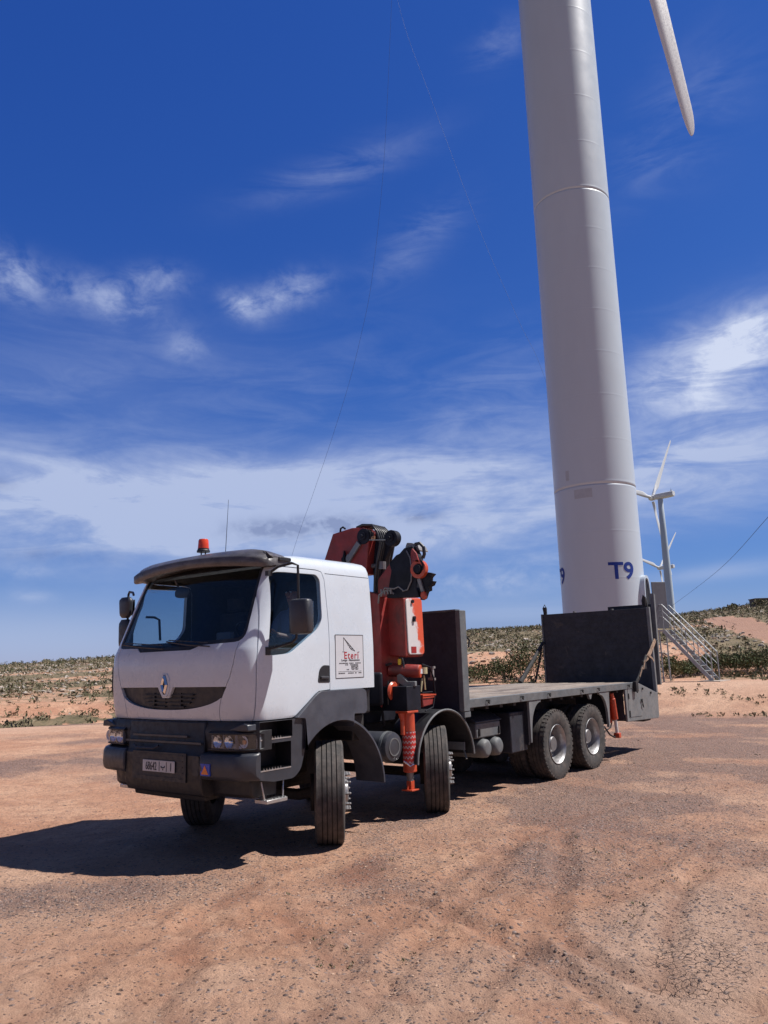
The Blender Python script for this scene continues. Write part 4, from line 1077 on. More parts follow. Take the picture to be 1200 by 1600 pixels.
# ---- sun visor over the windscreen
def visor():
    rings = []
    for i in range(41):
        t = -1+2*i/40; a = abs(t); y = 1.135*t; e = max(0, (a-.93)/.07)
        zt = 3.125-.045*a**2.2-.045*max(0, (a-.7)/.3)**2; zb = 2.952-.080*a**1.8
        lip = 1.165-.10*a**2.2-.05*e**2; zt -= .03*e**2; zb += .02*e**2; hm = zb+(zt-zb)*.52
        rings.append([(.60, y, zt-.085), (.74, y, zt-.028), (.90, y, zt-.004), (.98, y, zt-.004), (lip-.09, y, zt-.028), (lip-.035, y, zt-.060), (lip-.012, y, hm+.012), (lip+.004, y, hm-.004),
                      (lip, y, zb+.020), (lip-.012, y, zb+.002), (lip-.04, y, zb), (lip-.13, y, zb+.018), (.90, y, zb+.012), (.75, y, zb+.03), (.60, y, zt-.11)])
    m = MB(); m.loft(rings); return m
vis = part(visor(), 'sun_visor', 'visor', bevel=0, smooth=50)
# ---- beacon and aerial on the roof
m = MB(); m.lathe([(.075, 3.182), (.075, 3.20), (.066, 3.212), (.066, 3.225), (.02, 3.226)], 'z', (.82, -.12, 0), 24)
for dx_ in (-.03, .03): m.tube([(.82+dx_, -.12, 3.09), (.82+dx_, -.12, 3.19)], .008, 6)
bc = part(m, 'beacon', 'black')
m = MB(); m.lathe([(.064, 3.222), (.062, 3.26), (.058, 3.318), (.050, 3.334), (.02, 3.340), (.001, 3.341)], 'z', (.82, -.12, 0), 24); part(m, 'beacon_lens', 'amber', bc)
m = MB(); m.tube([(.52, -.1, 3.06), (.505, -.1, 3.22), (.44, -.13, 3.86)], .006, 6, .0022); m.cyl((.52, -.1, 3.05), (.519, -.1, 3.12), .014, 8); part(m, 'aerial', 'black')

# ---- mirrors
def mirror(sgn):
    s = sgn
    m = MB(); yo = s*1.46
    if s > 0:
        m.tube([(1.03, s*1.16, 2.80), (.97, s*1.24, 2.87), (.94, yo-.05, 2.895), (.905, yo, 2.87), (.90, yo, 2.52)], .014, 8)
        m.box(1.00, 1.06, s*1.145, s*1.19, 2.78, 2.83); part(m, 'mirror_arm', 'black'); m = MB()
        m.tube([(1.10, s*1.17, 2.03), (1.02, s*1.26, 2.055), (.95, yo-.04, 2.10), (.935, yo, 2.14), (.93, yo, 2.22)], .014, 8)
        m.box(1.05, 1.11, s*1.165, s*1.215, 1.98, 2.06)
        a = part(m, 'mirror_arm', 'black')
        H = MB(); c0 = (.905, s*1.50); ang = R(8)*s
        rings = []
        for z, k in ((2.175, .72), (2.185, .92), (2.20, 1.0), (2.36, 1.02), (2.50, 1.0), (2.515, .92), (2.525, .70)):
            w, dp = .122*k, .055*k; ring = []
            for q in range(20):
                t = 2*PI*q/20; X = dp*math.copysign(abs(math.cos(t))**.7, math.cos(t)); Y = w*math.copysign(abs(math.sin(t))**.45, math.sin(t))
                if X > 0: X *= 1.25
                ring.append((c0[0]+X*math.cos(ang)-Y*math.sin(ang), c0[1]+X*math.sin(ang)+Y*math.cos(ang), z))
            rings.append(ring)
        H.loft(rings); part(H, 'mirror_housing', 'plastic', a, smooth=60)
        g_ = MB(); 
        for (zz0, zz1) in ((2.20, 2.50),):
            c = []
            for X in (-.057, -.060):
                c += [(c0[0]+X*math.cos(ang)-Y*math.sin(ang), c0[1]+X*math.sin(ang)+Y*math.cos(ang), z) for Y, z in ((-.105, zz0), (.105, zz0), (.105, zz1), (-.105, zz1))]
            g_.add(c, [(3,2,1,0),(4,5,6,7),(0,1,5,4),(1,2,6,5),(2,3,7,6),(3,0,4,7)])
        part(g_, 'mirror_glass', 'chrome', a, smooth=0)
    else:
        m.tube([(1.02, s*1.15, 2.76), (.96, s*1.25, 2.80), (.92, s*1.38, 2.82), (.90, s*1.43, 2.79), (.90, s*1.43, 2.05)], .014, 8)
        m.tube([(1.05, s*1.17, 2.06), (1.0, s*1.3, 2.06), (.90, s*1.43, 2.10)], .014, 8)
        part(m, 'mirror_arm', 'black'); m = MB(); m.tube([(.66, s*1.10, 2.22), (.665, s*1.12, 2.47), (.72, s*1.14, 2.50), (.84, s*1.14, 2.50)], .015, 8)
        a = part(m, 'mirror_arm', 'black')
        for z0, z1, w0, w1, taper in ((2.505, 2.755, .125, .125, .72), (2.125, 2.485, .110, .110, .85)):
            H = MB(); rings = []; n = 8
            for i in range(n+1):
                z = z0+(z1-z0)*i/n; e = min(i, n-i)/1.0; k = .62 if e == 0 else .95 if e == 1 else 1.0
                w = w0*k*(taper+(1-taper)*i/n); ring = []
                for q in range(18):
                    t = 2*PI*q/18; ring.append((.93+.05*k*math.cos(t), s*1.43+w*math.copysign(abs(math.sin(t))**.6, math.sin(t)), z))
                rings.append(ring)
            H.loft(rings); part(H, 'mirror_housing', 'plastic', a, smooth=60)
            g_ = MB(); g_.box(.872, .876, s*1.43-w0*.8, s*1.43+w0*.8, z0+.03, z1-.03); part(g_, 'mirror_glass', 'chrome', a, smooth=0)
mirror(1); mirror(-1)

# ---- interior
m = MB(); m.prism([(1.20, 1.72), (1.20, 2.085), (1.15, 2.12), (1.02, 2.165), (.90, 2.15), (.84, 2.02), (.86, 1.72)], 'y', -.96, .96); part(m, 'dashboard', 'lining', bevel=.02)
m = MB(); m.box(-.60, 1.2, -1.1, 1.1, 1.69, 1.73); part(m, 'cab_floor', 'lining')
for y in (-.62, .62):
    m = MB(); m.box(-.12, .40, y-.25, y+.25, 1.73, 1.98); m.box(-.20, -.06, y-.24, y+.24, 1.9, 2.55); m.box(-.19, -.09, y-.14, y+.14, 2.56, 2.74); part(m, 'seat', 'seat', bevel=.03)
m = MB()
wc = Vector((.70, .62, 2.20)); wa = Vector((-.62, 0, .78)).normalized(); wx = Vector((0, 1, 0)); wy = wa.cross(wx)
m.tube([wc+wx*.225*math.cos(2*PI*k/24)+wy*.225*math.sin(2*PI*k/24) for k in range(25)], .015, 8)
for k in range(3): m.tube([wc-wa*.02, wc+wx*.22*math.cos(PI/2+2*PI*k/3)+wy*.22*math.sin(PI/2+2*PI*k/3)], .012, 6)
m.cyl(wc-wa*.06, wc+wa*.01, .06, 14); m.cyl(wc-wa*.30, wc-wa*.03, .03, 10); part(m, 'steering_wheel', 'black')
m = MB(); m.tube([(1.07, -.30, 2.86), (1.02, -.30, 2.78)], .01, 6)
rings = []
for x, k in ((.985, .7), (.975, 1.0), (.94, 1.0), (.93, .75)):
    rings.append([(x, -.30+.125*k*math.copysign(abs(math.cos(t))**.8, math.cos(t)), 2.72+.075*k*math.copysign(abs(math.sin(t))**.8, math.sin(t))-.02*math.sin(t)) for t in [2*PI*q/24 for q in range(24)]])
m.loft(rings); part(m, 'kerb_mirror', 'plastic', smooth=50)
m = MB(); m.box(1.00, 1.06, .40, .62, 2.13, 2.24); part(m, 'dash_box', 'doorgrey', bevel=.01)

# ---- bumper
def bump_x(y):                                # plan curve of the bumper face
    t = min(1, abs(y)/1.25); return 1.445-.10*t**2-.16*max(0, (t-.84)/.16)**2
def bar(y0, y1, prof, n=24, xs=0.0, xmin=-9):
    """prof: closed list of (dx, z) swept along y following the bumper's plan curve"""
    m = MB(); rings = []
    for i in range(n+1):
        y = y0+(y1-y0)*i/n; bx = bump_x(y)+xs; rings.append([(max(bx+dx_, xmin), y, z) for dx_, z in prof])
    return m.loft(rings)
bumper = part(bar(-.62, .62, [(-.45, .70), (-.10, .62), (-.03, .64), (.0, .72), (.0, 1.02), (-.03, 1.06), (-.05, 1.345), (-.45, 1.345)], 20), 'bumper', 'black', bevel=.012)
m = bar(-.60, .56, [(-.30, .585), (-.12, .575), (-.10, .64), (-.3, .66)], 12); part(m, 'bumper_lip', 'black', bumper, bevel=.01)
for s in (1, -1):
    a, b = (.62, 1.225) if s > 0 else (-1.195, -.62)
    m = bar(a, b, [(-.40, .80), (-.02, .80), (.018, .83), (.030, .90), (.025, 1.00), (.005, 1.045), (-.06, 1.062), (-.40, 1.062)], 18, xmin=1.188); part(m, 'bumper_corner', 'plastic', bevel=.015)
    m = bar(a, b-.0 if s > 0 else b, [(-.45, 1.064), (-.07, 1.064), (-.07, 1.10), (-.045, 1.255), (-.08, 1.345), (-.45, 1.345)], 12, xmin=1.208); part(m, 'headlight_surround', 'black', bevel=.01)
    a, b = (.50, 1.10) if s > 0 else (-1.10, -.50)
    m = bar(a, b, [(-.5, .62), (-.20, .62), (-.16, .66), (-.14, .795), (-.5, .795)], 6); part(m, 'lower_valance', 'black', bevel=.012)
# recessed slotted centre
m = MB()
for k in range(5): m.box(bump_x(.0)-.004, bump_x(.0)+.006, -.40, .37, .79+k*.055, .800+k*.055)
m.box(bump_x(0)-.006, bump_x(0)-.001+.003, -.46, .42, .76, 1.04); part(m, 'lower_grille', 'grille', bumper)
m = MB(); m.box(1.405, 1.425, -.62, .62, 1.13, 1.15); m.box(1.405, 1.422, -.50, .40, 1.19, 1.21)
m.tube([(1.44, -.45, 1.10), (1.46, -.38, 1.075), (1.46, -.1, 1.075), (1.44, -.03, 1.10)], .012, 6); part(m, 'front_handrail', 'plastic', bumper)
m = MB(); m.prism(rounded([(.50, .83), (.60, .83), (.60, 1.02), (.50, 1.02)], .03), 'x', 1.43, bump_x(.55)+.004); part(m, 'towing_cover', 'grille', bumper, bevel=.004)
# sticker: blue square with an orange triangle
yb = .71
m = MB(); m.box(bump_x(yb)-.02, bump_x(yb)+.0335, yb-.068, yb+.068, .845, .957); st = part(m, 'reflector_sticker', mat('blue_reflector', (.02, .06, .42), .3), bumper)
m = MB(); m.prism([(yb-.052, .858), (yb+.052, .858), (yb, .942)], 'x', bump_x(yb)+.034, bump_x(yb)+.037); part(m, 'sticker_triangle', mat('orange_triangle', (.75, .20, .03), .4), bumper)
# number plate with its characters
PX_ = bump_x(0)+.012
m = MB(); m.box(PX_, PX_+.006, -.262, .262, .845, .958); plate = part(m, 'number_plate', 'plate', bevel=.002)
def put_text(me, origin, xdir, ydir, m, parent, name):
    z = xdir.cross(ydir); M_ = Matrix((xdir, ydir, z)).transposed().to_4x4(); M_.translation = Vector(origin); me.transform(M_)
    return link(name, me, MT[m], parent, 0, 0)
YD, ZD = Vector((0, 1, 0)), Vector((0, 0, 1)); XD = Vector((1, 0, 0))
put_text(text_mesh('68642', .112, .0012, .001, .66), (PX_+.0075, -.118, .862), YD, ZD, 'ink', plate, 'plate_digits')
put_text(text_mesh('1', .112, .0012, .001, .8), (PX_+.0075, .205, .862), YD, ZD, 'ink', plate, 'plate_digits')
m = MB()
for y in (.018, .135): m.box(PX_+.0065, PX_+.009, y-.003, y+.003, .855, .948)
m.tube([(PX_+.008, .050, .905), (PX_+.008, .054, .892), (PX_+.008, .078, .889), (PX_+.008, .100, .892), (PX_+.008, .105, .908)], .0055, 6)
m.cyl((PX_+.0065, .078, .872), (PX_+.0095, .078, .872), .007, 8); part(m, 'plate_letter', 'ink', plate)
# ---- headlights
for s in (1, -1):
    y0, y1 = (.735, 1.205)
    bx = lambda y: bump_x(y)-.045-.02*max(0, (abs(y)-1.0)/.2)
    def sw(ya, yb, prof, n=10):
        m = MB(); rings = []
        for i in range(n+1):
            y = ya+(yb-ya)*i/n; rings.append([(bx(y)+dx_, s*y, z) for dx_, z in prof])
        return m.loft(rings)
    hl = part(sw(.70, 1.222, [(-.12, 1.075), (.012, 1.075), (.030, 1.082), (.030, 1.094), (-.02, 1.096), (-.02, 1.228), (.030, 1.230), (.030, 1.245), (.006, 1.262), (-.12, 1.262)]), 'headlight', 'black', bevel=.003)
    m = sw(.74, 1.205, [(-.02, 1.098), (-.017, 1.098), (-.017, 1.226), (-.02, 1.226)]); part(m, 'reflector_back', 'sign', hl)
    for yc, w in ((.81, .062), (.955, .062)):
        m = MB(); n = 20; xx = bx(yc)-.016
        rings = []
        for k, (rr, dd) in enumerate(((1.0, .034), (.93, .030), (.72, .012), (.45, .002), (.14, 0.0))):
            rings.append([(xx+dd, s*yc+w*rr*math.cos(2*PI*q/n), 1.162+.060*rr*math.sin(2*PI*q/n)) for q in range(n)])
        m.loft(rings, caps=False); m.cyl((xx, s*yc, 1.162), (xx+.022, s*yc, 1.162), .012, 10); part(m, 'lamp_bowl', 'chrome', hl)
    for ya in (.735, .88, 1.032, 1.195):
        m = sw(ya, ya+.012, [(-.016, 1.098), (.018, 1.098), (.018, 1.226), (-.016, 1.226)], 1); part(m, 'lamp_divider', 'doorgrey', hl)
    m = MB(); rings = []
    for k, (rr, dd) in enumerate(((1.0, .026), (.8, .020), (.4, .008), (.1, .004))):
        rings.append([(bx(1.11)-.012+dd, s*1.112+.058*rr*math.cos(2*PI*q/18), 1.162+.058*rr*math.sin(2*PI*q/18)) for q in range(18)])
    m.loft(rings, caps=False); part(m, 'indicator_bowl', MT['sign'], hl)
    m = MB(); m.cyl((bx(1.11)-.008, s*1.112, 1.162), (bx(1.11)+.012, s*1.112, 1.162), .022, 12); part(m, 'indicator_bulb', mat('pale_amber_bulb', (.55, .28, .14), .3), hl)
    part(sw(.735, 1.208, [(.020, 1.096), (.024, 1.096), (.024, 1.229), (.020, 1.229)]), 'lamp_lens', 'lens', hl)
    m = MB(); m.prism([(.90, 1.264), (1.20, 1.264), (1.19, 1.325), (1.13, 1.338)], 'x', 1.22, 1.34) if s > 0 else m.prism([(-.90, 1.264), (-1.20, 1.264), (-1.19, 1.325), (-1.13, 1.338)], 'x', 1.22, 1.34)
    part(m, 'lamp_cowl', 'plastic', hl, bevel=.01)

# ---- steps behind the bumper corner
for s in (1, -1):
    pan = rounded([(1.20, .80), (1.20, 1.340), (.545, 1.340), (.56, 1.02), (.62, .84), (.72, .765), (1.0, .765)], [.01, .01, .03, .05, .05, .05, .02])
    src = MB(); src.prism(pan, 'y', s*.85, s*1.205); me = src.mesh('p'); me.materials.append(MT['plastic'])
    for za, zb_, xa in ((1.175, 1.335, .74), (.885, 1.130, .76)):
        y0, y1 = sorted((s*.98, s*1.3)); me = boolean(me, box_mesh(xa, 1.19, y0, y1, za, zb_, m='black'), 'DIFFERENCE')
    fp = link('step_housing', me, None, TRUCK, .008, 35)
    for z in (1.165, .875):
        m = MB(); m.box(.765, 1.185, s*1.0, s*1.196, z, z+.010)
        for k in range(12): x = .785+k*.034; m.prism([(x, z+.010), (x+.012, z+.010), (x+.006, z+.022)], 'y', s*1.0, s*1.195)
        st = part(m, 'step_tread', 'black', fp)
        m = MB(); m.box(.765, 1.185, s*1.197, s*1.209, z-.002, z+.010)
        for k in range(7): x = .90+k*.038; m.prism([(x, z+.010), (x+.010, z+.010), (x+.007, z+.030)], 'y', s*1.199, s*1.207)
        part(m, 'tread_edge', 'alu', fp)
    m = MB()
    m.tube([(1.10, s*1.13, .77), (1.075, s*1.15, .60)], .010, 6); m.tube([(.80, s*1.13, .77), (.825, s*1.15, .60)], .010, 6)
    m.box(.81, 1.09, s*1.03, s*1.20, .565, .600)
    for k in range(6): m.box(.82+k*.045, .83+k*.045, s*1.04, s*1.19, .600, .607)
    part(m, 'hanging_step', 'alu', bevel=.003)

# ---- front fenders
def arc(cx, cz, r, a0, a1, n=16): return [(cx+r*math.cos(R(a0+(a1-a0)*i/n)), cz+r*math.sin(R(a0+(a1-a0)*i/n))) for i in range(n+1)]
for s in (1, -1):
    outer = [(.545, 1.03), (.575, 1.335), (.700, 1.345), (.40, 1.565), (.33, 1.597), (-.36, 1.597), (-.43, 1.57), (-.44, 1.36), (-.40, 1.32), (-.21, 1.33), (-.205, 1.19)]
    inn = arc(.02, .53, .745, 107, 42, 12)
    poly = rounded(outer, [.0, .02, .02, .08, .04, .02, .05, .05, .03, .02, 0])+inn
    m = MB(); m.prism(poly, 'y', s*.72, s*1.235); f = part(m, 'front_fender', 'plastic_fender', bevel=.028, seg=3)
    # rear mudguard: thin curved sheet
    m = MB(); ro = arc(.02, .50, .80, 108, 178, 18); ri = arc(.02, .50, .775, 178, 108, 18); m.prism(ro+ri, 'y', s*.78, s*1.20); part(m, 'mudguard', 'plastic_fender', bevel=.004)
    m = MB(); m.prism([(-.36, 1.31), (-.66, 1.31), (-.66, 1.585), (-.44, 1.585), (-.44, 1.40)], 'y', s*.80, s*1.10); part(m, 'rear_bracket', 'black', bevel=.02)

# ---- wheels
TR = .536
def tyre_prof(w, ribs, rim):
    h = w/2; R0 = TR; p = []
    p += [(rim, -h*.74), (rim+.03, -h*.86), (R0*.78, -h*1.0), (R0*.90, -h*.985), (R0*.965, -h*.93), (R0*.992, -h*.84)]
    edges = np.linspace(-h*.80, h*.80, ribs+1); gd = .016
    for i in range(ribs):
        a, b = edges[i], edges[i+1]; gw = .006
        crown = lambda y: R0-.010*(y/h)**2
        p += [(crown(a), a+gw), (crown(b), b-gw)]
        if i < ribs-1: p += [(crown(b)-gd, b-gw*.7), (crown(b)-gd, b+gw*.7)]
    p += [(R0*.992, h*.84), (R0*.965, h*.93), (R0*.90, h*.985), (R0*.78, h*1.0), (rim+.03, h*.86), (rim, h*.74)]
    return p
def make_wheel(kind):
    root = bpy.data.objects.new('wheel', None); COL.objects.link(root); root.parent = TRUCK
    if kind == 'steer':
        m = MB(); m.lathe(tyre_prof(.315, 5, .286), 'y', n=96, closed=True); part(m, 'tyre', 'rubber', root, smooth=30)
        m = MB(); m.lathe([(.288, -.118), (.288, .112), (.298, .128), (.292, .134), (.268, .120), (.255, .128), (.236, .152), (.214, .168), (.150, .172), (.118, .172), (.112, .196), (.095, .206), (.001, .208)], 'y', n=64, caps=False); part(m, 'rim', 'rimlip', root, smooth=35)
        n_ = MB(); n_.lathe([(.019, .0), (.019, .022), (.014, .030), (.014, .050), (.009, .060), (.001, .061)], 'y', n=6); nm = n_.mesh('wheel_nut'); nm.materials.append(MT['steel'])
        for k in range(10):
            o = bpy.data.objects.new('wheel_nut', nm); COL.objects.link(o); o.parent = root; a = 2*PI*k/10; o.location = (.185*math.cos(a), .170, .185*math.sin(a))
        m = MB(); m.lathe([(.19, -.20), (.19, .0)], 'y', n=32); part(m, 'brake_drum', 'chassis', root)
    else:                                     # twin wheels: deep dished outer rim, second tyre inboard
        for i, yo in enumerate((0, -.345)):
            m = MB(); m.lathe([(r, t+yo) for r, t in tyre_prof(.300, 4, .290)], 'y', n=96, closed=True)
            if i == 0 or True:
                n = 44
                for k in range(n):
                    for side in (-1, 1):
                        a0 = 2*PI*(k+.25*side)/n; a1 = a0+2*PI*.58/n; ya, yb = side*.085, side*.148; r0, r1 = TR*.955, TR+.006
                        c = []
                        for rr in (r0, r1):
                            for (a, y) in ((a0, ya), (a1, ya+.0), (a1, yb), (a0, yb)):
                                rq = rr if abs(y) < .12 else rr-.012
                                c.append((rq*math.cos(a), y+yo, rq*math.sin(a)))
                        m.add(c, [(3,2,1,0),(4,5,6,7),(0,1,5,4),(1,2,6,5),(2,3,7,6),(3,0,4,7)])
            part(m, 'tyre' if i == 0 else 'inner_tyre', 'rubber', root, smooth=30)
        m = MB(); m.lathe([(.288, .105), (.300, .122), (.305, .134), (.300, .138), (.293, .126), (.283, .108), (.276, .095), (.268, .02), (.262, -.03), (.245, -.058), (.240, -.075), (.285, -.03), (.290, .09)], 'y', n=64, closed=True); part(m, 'rim', 'rimlip', root, smooth=40)
        m = MB(); m.lathe([(.270, -.100), (.248, -.066), (.215, -.030), (.150, -.030), (.128, -.025), (.120, .045), (.105, .062), (.001, .064)], 'y', n=48, caps=False); part(m, 'hub', 'steel', root, smooth=35)
        n_ = MB(); n_.lathe([(.017, .0), (.017, .022), (.010, .032), (.001, .033)], 'y', n=6); nm = n_.mesh('wheel_nut'); nm.materials.append(MT['steel'])
        for k in range(10):
            o = bpy.data.objects.new('wheel_nut', nm); COL.objects.link(o); o.parent = root; a = 2*PI*k/10; o.location = (.180*math.cos(a), -.030, .180*math.sin(a))
    return root
def put_wheel(src, x, y, steer, first):
    o = src if first else copy_tree(src, TRUCK)
    flip = PI if y < 0 else 0
    o.location = (x, y, TR-.012); o.rotation_euler = (0, 0, R(steer)+flip); return o
ws_ = make_wheel('steer'); bpy.context.view_layer.update()
put_wheel(ws_, 0, 1.03, 42, True); put_wheel(ws_, 0, -1.03, 34, False)
put_wheel(ws_, -2.05, 1.03, 36, False); put_wheel(ws_, -2.05, -1.03, 28, False)
wr_ = make_wheel('drive')
put_wheel(wr_, -5.25, 1.085, 0, True); put_wheel(wr_, -5.25, -1.085, 0, False)
put_wheel(wr_, -6.62, 1.085, 0, False); put_wheel(wr_, -6.62, -1.085, 0, False)
# second-axle fender
for s in (1, -1):
    m = MB(); m.prism(arc(-2.05, .60, .66, 4, 176, 30)+arc(-2.05, .60, .635, 176, 4, 30), 'y', s*.72, s*1.22); f = part(m, 'second_fender', 'black', bevel=.006)
    m = MB(); m.tube([(x, s*1.222, z) for x, z in arc(-2.05, .60, .655, 4, 176, 30)], .013, 8); part(m, 'fender_edge', 'railface', f)
    m = MB(); m.box(-2.6, -2.57, s*.6, s*1.15, .70, .80); m.tube([(-2.62, s*1.15, .58), (-2.70, s*1.0, .9), (-2.72, s*.6, 1.0)], .014, 6); part(m, 'fender_bracket', 'rail', f)
# ---- chassis
for s in (1, -1):
    m = MB(); m.box(-9.3, .95, s*.40, s*.48, .86, 1.13); part(m, 'chassis_rail', 'chassis')
for x in (0, -2.05):
    m = MB(); m.tube([(x, -.95, .54), (x, -.6, .46), (x, .6, .46), (x, .95, .54)], .06, 10); part(m, 'front_axle', 'chassis')
for x in (-5.25, -6.62):
    m = MB(); m.cyl((x, -.9, .54), (x, .9, .54), .085, 14); m.lathe([(.01, -.3), (.16, -.2), (.24, 0), (.16, .2), (.01, .3)], 'y', (x, 0, .54), 20); part(m, 'rear_axle', 'chassis')
m = MB(); m.box(-.3, 1.0, -.45, .45, .62, 1.3); part(m, 'engine', 'chassis', bevel=.05)
m = MB(); m.box(-1.95, -.80, -1.08, -.50, .46, 1.08); part(m, 'fuel_tank', 'chassis', bevel=.06)  # tank shape added on the hidden side to block light under the chassis
m = MB(); m.box(-.9, .5, -.35, .35, .50, .95); part(m, 'gearbox', 'chassis', bevel=.06)
m = MB(); m.box(-4.6, -2.95, -1.08, -.50, .48, 1.05); part(m, 'fuel_tank', 'chassis', bevel=.06)
m = MB(); m.tube([(-1, .1, .8), (-5.2, 0, .6)], .05, 10); part(m, 'propeller_shaft', 'chassis')
m = MB(); m.box(-.66, -.45, -1.0, 1.0, 1.0, 1.30); part(m, 'cab_crossmember', 'chassis', bevel=.02)
# ---- tanks and boxes
def tank_y(name, x, z, r, y0, y1, m='chassis', dome=.05, ring=True):
    mb = MB(); mb.lathe([(.01, y0), (r*.8, y0+.01), (r, y0+dome), (r, y1-dome), (r*.93, y1-dome*.35), (r*.72, y1-.006), (r*.55, y1), (.01, y1)], 'y', (x, 0, z), 40); o = part(mb, name, m, smooth=40)
    if ring:
        mb = MB(); mb.lathe([(r+.006, y1-dome-.07), (r+.006, y1-dome-.03)], 'y', (x, 0, z), 40); part(mb, 'tank_strap', 'rail', o)
        mb = MB(); mb.lathe([(r*.60, y1-.002), (r*.60, y1+.004), (r*.52, y1+.004), (r*.52, y1-.002)], 'y', (x, 0, z), 40, True); part(mb, 'tank_ring', 'rail', o)
    return o
tank_y('air_tank', -1.06, .885, .175, .35, 1.13, MT['plastic'], .04)
tank_y('air_cylinder', -3.17, .66, .130, .35, 1.17, 'rail', .085, False)
tank_y('air_cylinder', -3.50, .66, .130, .35, 1.17, 'rail', .085, False)
m = MB(); m.box(-3.66, -2.98, .55, 1.10, .80, 1.01); bb = part(m, 'battery_box', 'rail', bevel=.02)
m = MB(); m.prism([(.62, 1.012), (1.115, 1.012), (1.115, 1.03), (.9, 1.15), (.62, 1.15)], 'x', -3.68, -2.96); part(m, 'battery_lid', 'plastic', bb, bevel=.02)
for x in (-3.05, -3.60):
    m = MB(); m.box(x-.012, x+.012, 1.101, 1.122, .83, .93); part(m, 'lid_catch', 'black', bb)
m = MB(); m.box(-2.86, -2.74, .85, 1.10, .78, .98); m.cyl((-2.80, 1.0, 1.0), (-2.80, 1.0, 1.12), .05, 12); part(m, 'valve_block', 'chassis', bevel=.01)
m = MB(); m.box(-4.34, -3.85, .55, 1.16, .52, 1.10); part(m, 'side_locker', 'panel', bevel=.015)

# ---- load deck
DZ = 1.355; XF, XC, XE = -2.56, -8.86, -9.98
m = MB(); k = 0; y = -1.19
while y < 1.18:
    m.box(XF, XC, y, min(y+.193, 1.19), DZ-.045, DZ-.004*(k % 2)); y += .199; k += 1
deck = part(m, 'deck_boards', 'wood', bevel=.003)
m = MB(); m.box(XF, XC, -1.0, 1.0, DZ-.14, DZ-.05)
for i in range(16): x = XF-.2-i*.4; m.box(x-.04, x+.04, -1.19, 1.19, DZ-.16, DZ-.052)
part(m, 'deck_frame', 'chassis')
for s in (1, -1):
    m = MB(); m.box(XF+.08, XC, s*1.192, s*1.262, DZ-.112, DZ+.004); part(m, 'side_rail', 'rail', bevel=.006)
    m = MB(); 
    for x in (-3.05, -4.05, -4.95, -6.2, -6.9, -8.35): m.tube([(x-.03, s*1.265, DZ-.035), (x-.03, s*1.285, DZ-.035), (x, s*1.292, DZ-.075), (x+.03, s*1.285, DZ-.035), (x+.03, s*1.265, DZ-.035)], .010, 6)
    part(m, 'lashing_hooks', 'chassis')
    # wheel-arch fascia: legs with curved gussets
    def leg(xa, flip): 
        return None
    p1 = [(-4.30, DZ-.114), (-4.30, .63), (-4.335, .63)]+[(-4.36-.33*(1-math.cos(R(a))), .80+.41*math.sin(R(a))) for a in range(10, 91, 10)]+[(-4.70, DZ-.114)]
    m = MB(); m.prism(p1, 'y', s*1.205, s*1.250); part(m, 'arch_panel', 'railface', bevel=.006)
    m = MB(); m.prism([(-6.50, DZ-.114), (-6.56, DZ-.114-.09), (-6.60, DZ-.21), (-6.66, DZ-.114)], 'y', s*1.205, s*1.250); part(m, 'arch_divider', 'railface', bevel=.004)
    p3 = [(-6.95, DZ-.114)]+[(-7.0-.30*math.sin(R(a)), .80+.40*math.cos(R(a))) for a in range(0, 81, 10)]+[(-7.31, .62), (-7.36, .62), (-7.42, DZ-.114)]
    m = MB(); m.prism(p3, 'y', s*1.205, s*1.250); part(m, 'arch_panel', 'railface', bevel=.006)
    m = MB(); m.box(-4.335, -4.30, s*.50, s*1.20, .60, DZ-.12); part(m, 'wheel_guard', 'panel')
    m = MB(); m.box(-7.43, -7.40, s*.60, s*1.20, .66, DZ-.12); part(m, 'wheel_guard', 'panel')
    # beavertail side plate
    m = MB(); m.prism([(-8.20, DZ-.116), (XC, DZ-.002), (XE, 1.10), (-10.0, 1.09), (-9.96, .62), (-9.90, .60), (-8.20, .645)], 'y', s*1.215, s*1.255); tp = part(m, 'tail_side_plate', 'railface' if s > 0 else 'rail', bevel=.008)
    m = MB(); m.prism(ribbon([(-8.30, DZ-.15), (-8.30, .72), (-8.98, .70)], .008), 'y', s*1.2555, s*1.258); part(m, 'locker_seam', 'chassis', tp)
    for za, zb_ in ((1.06, 1.16), (.72, .84)): m = MB(); m.box(-8.36, -8.33, s*1.256, s*1.268, za, zb_); part(m, 'hinge', 'chassis', tp)
    m = MB()
    m.tube([(-8.95, s*1.27, 1.02), (-9.0, s*1.28, .97), (-9.04, s*1.28, .86), (-8.98, s*1.28, .92)], .010, 6); m.cyl((-9.02, s*1.256, 1.0), (-9.02, s*1.275, 1.0), .028, 10); part(m, 'locker_latch', 'chassis', tp)
    for xx_, zz_ in ((-9.1, 1.22), (-9.55, 1.12)): m = MB(); m.cyl((xx_, s*1.256, zz_), (xx_, s*1.28, zz_), .022, 10); part(m, 'lashing_ring', 'chassis', tp)
    m = MB(); m.box(-8.22, -8.19, s*.50, s*1.20, .66, DZ-.12); part(m, 'tail_bulkhead', 'panel')
m = MB(); m.add([(XC, -1.19, DZ-.003), (XC, 1.19, DZ-.003), (XE, 1.19, 1.12), (XE, -1.19, 1.12), (XC, -1.19, DZ-.05), (XC, 1.19, DZ-.05), (XE, 1.19, 1.07), (XE, -1.19, 1.07)],
                [(0,1,2,3),(7,6,5,4),(0,4,5,1),(1,5,6,2),(2,6,7,3),(3,7,4,0)]); part(m, 'beavertail', 'rail')
m = MB(); m.box(-9.9, -9.5, -1.1, 1.1, .55, .66); part(m, 'rear_underrun', 'chassis', bevel=.02)
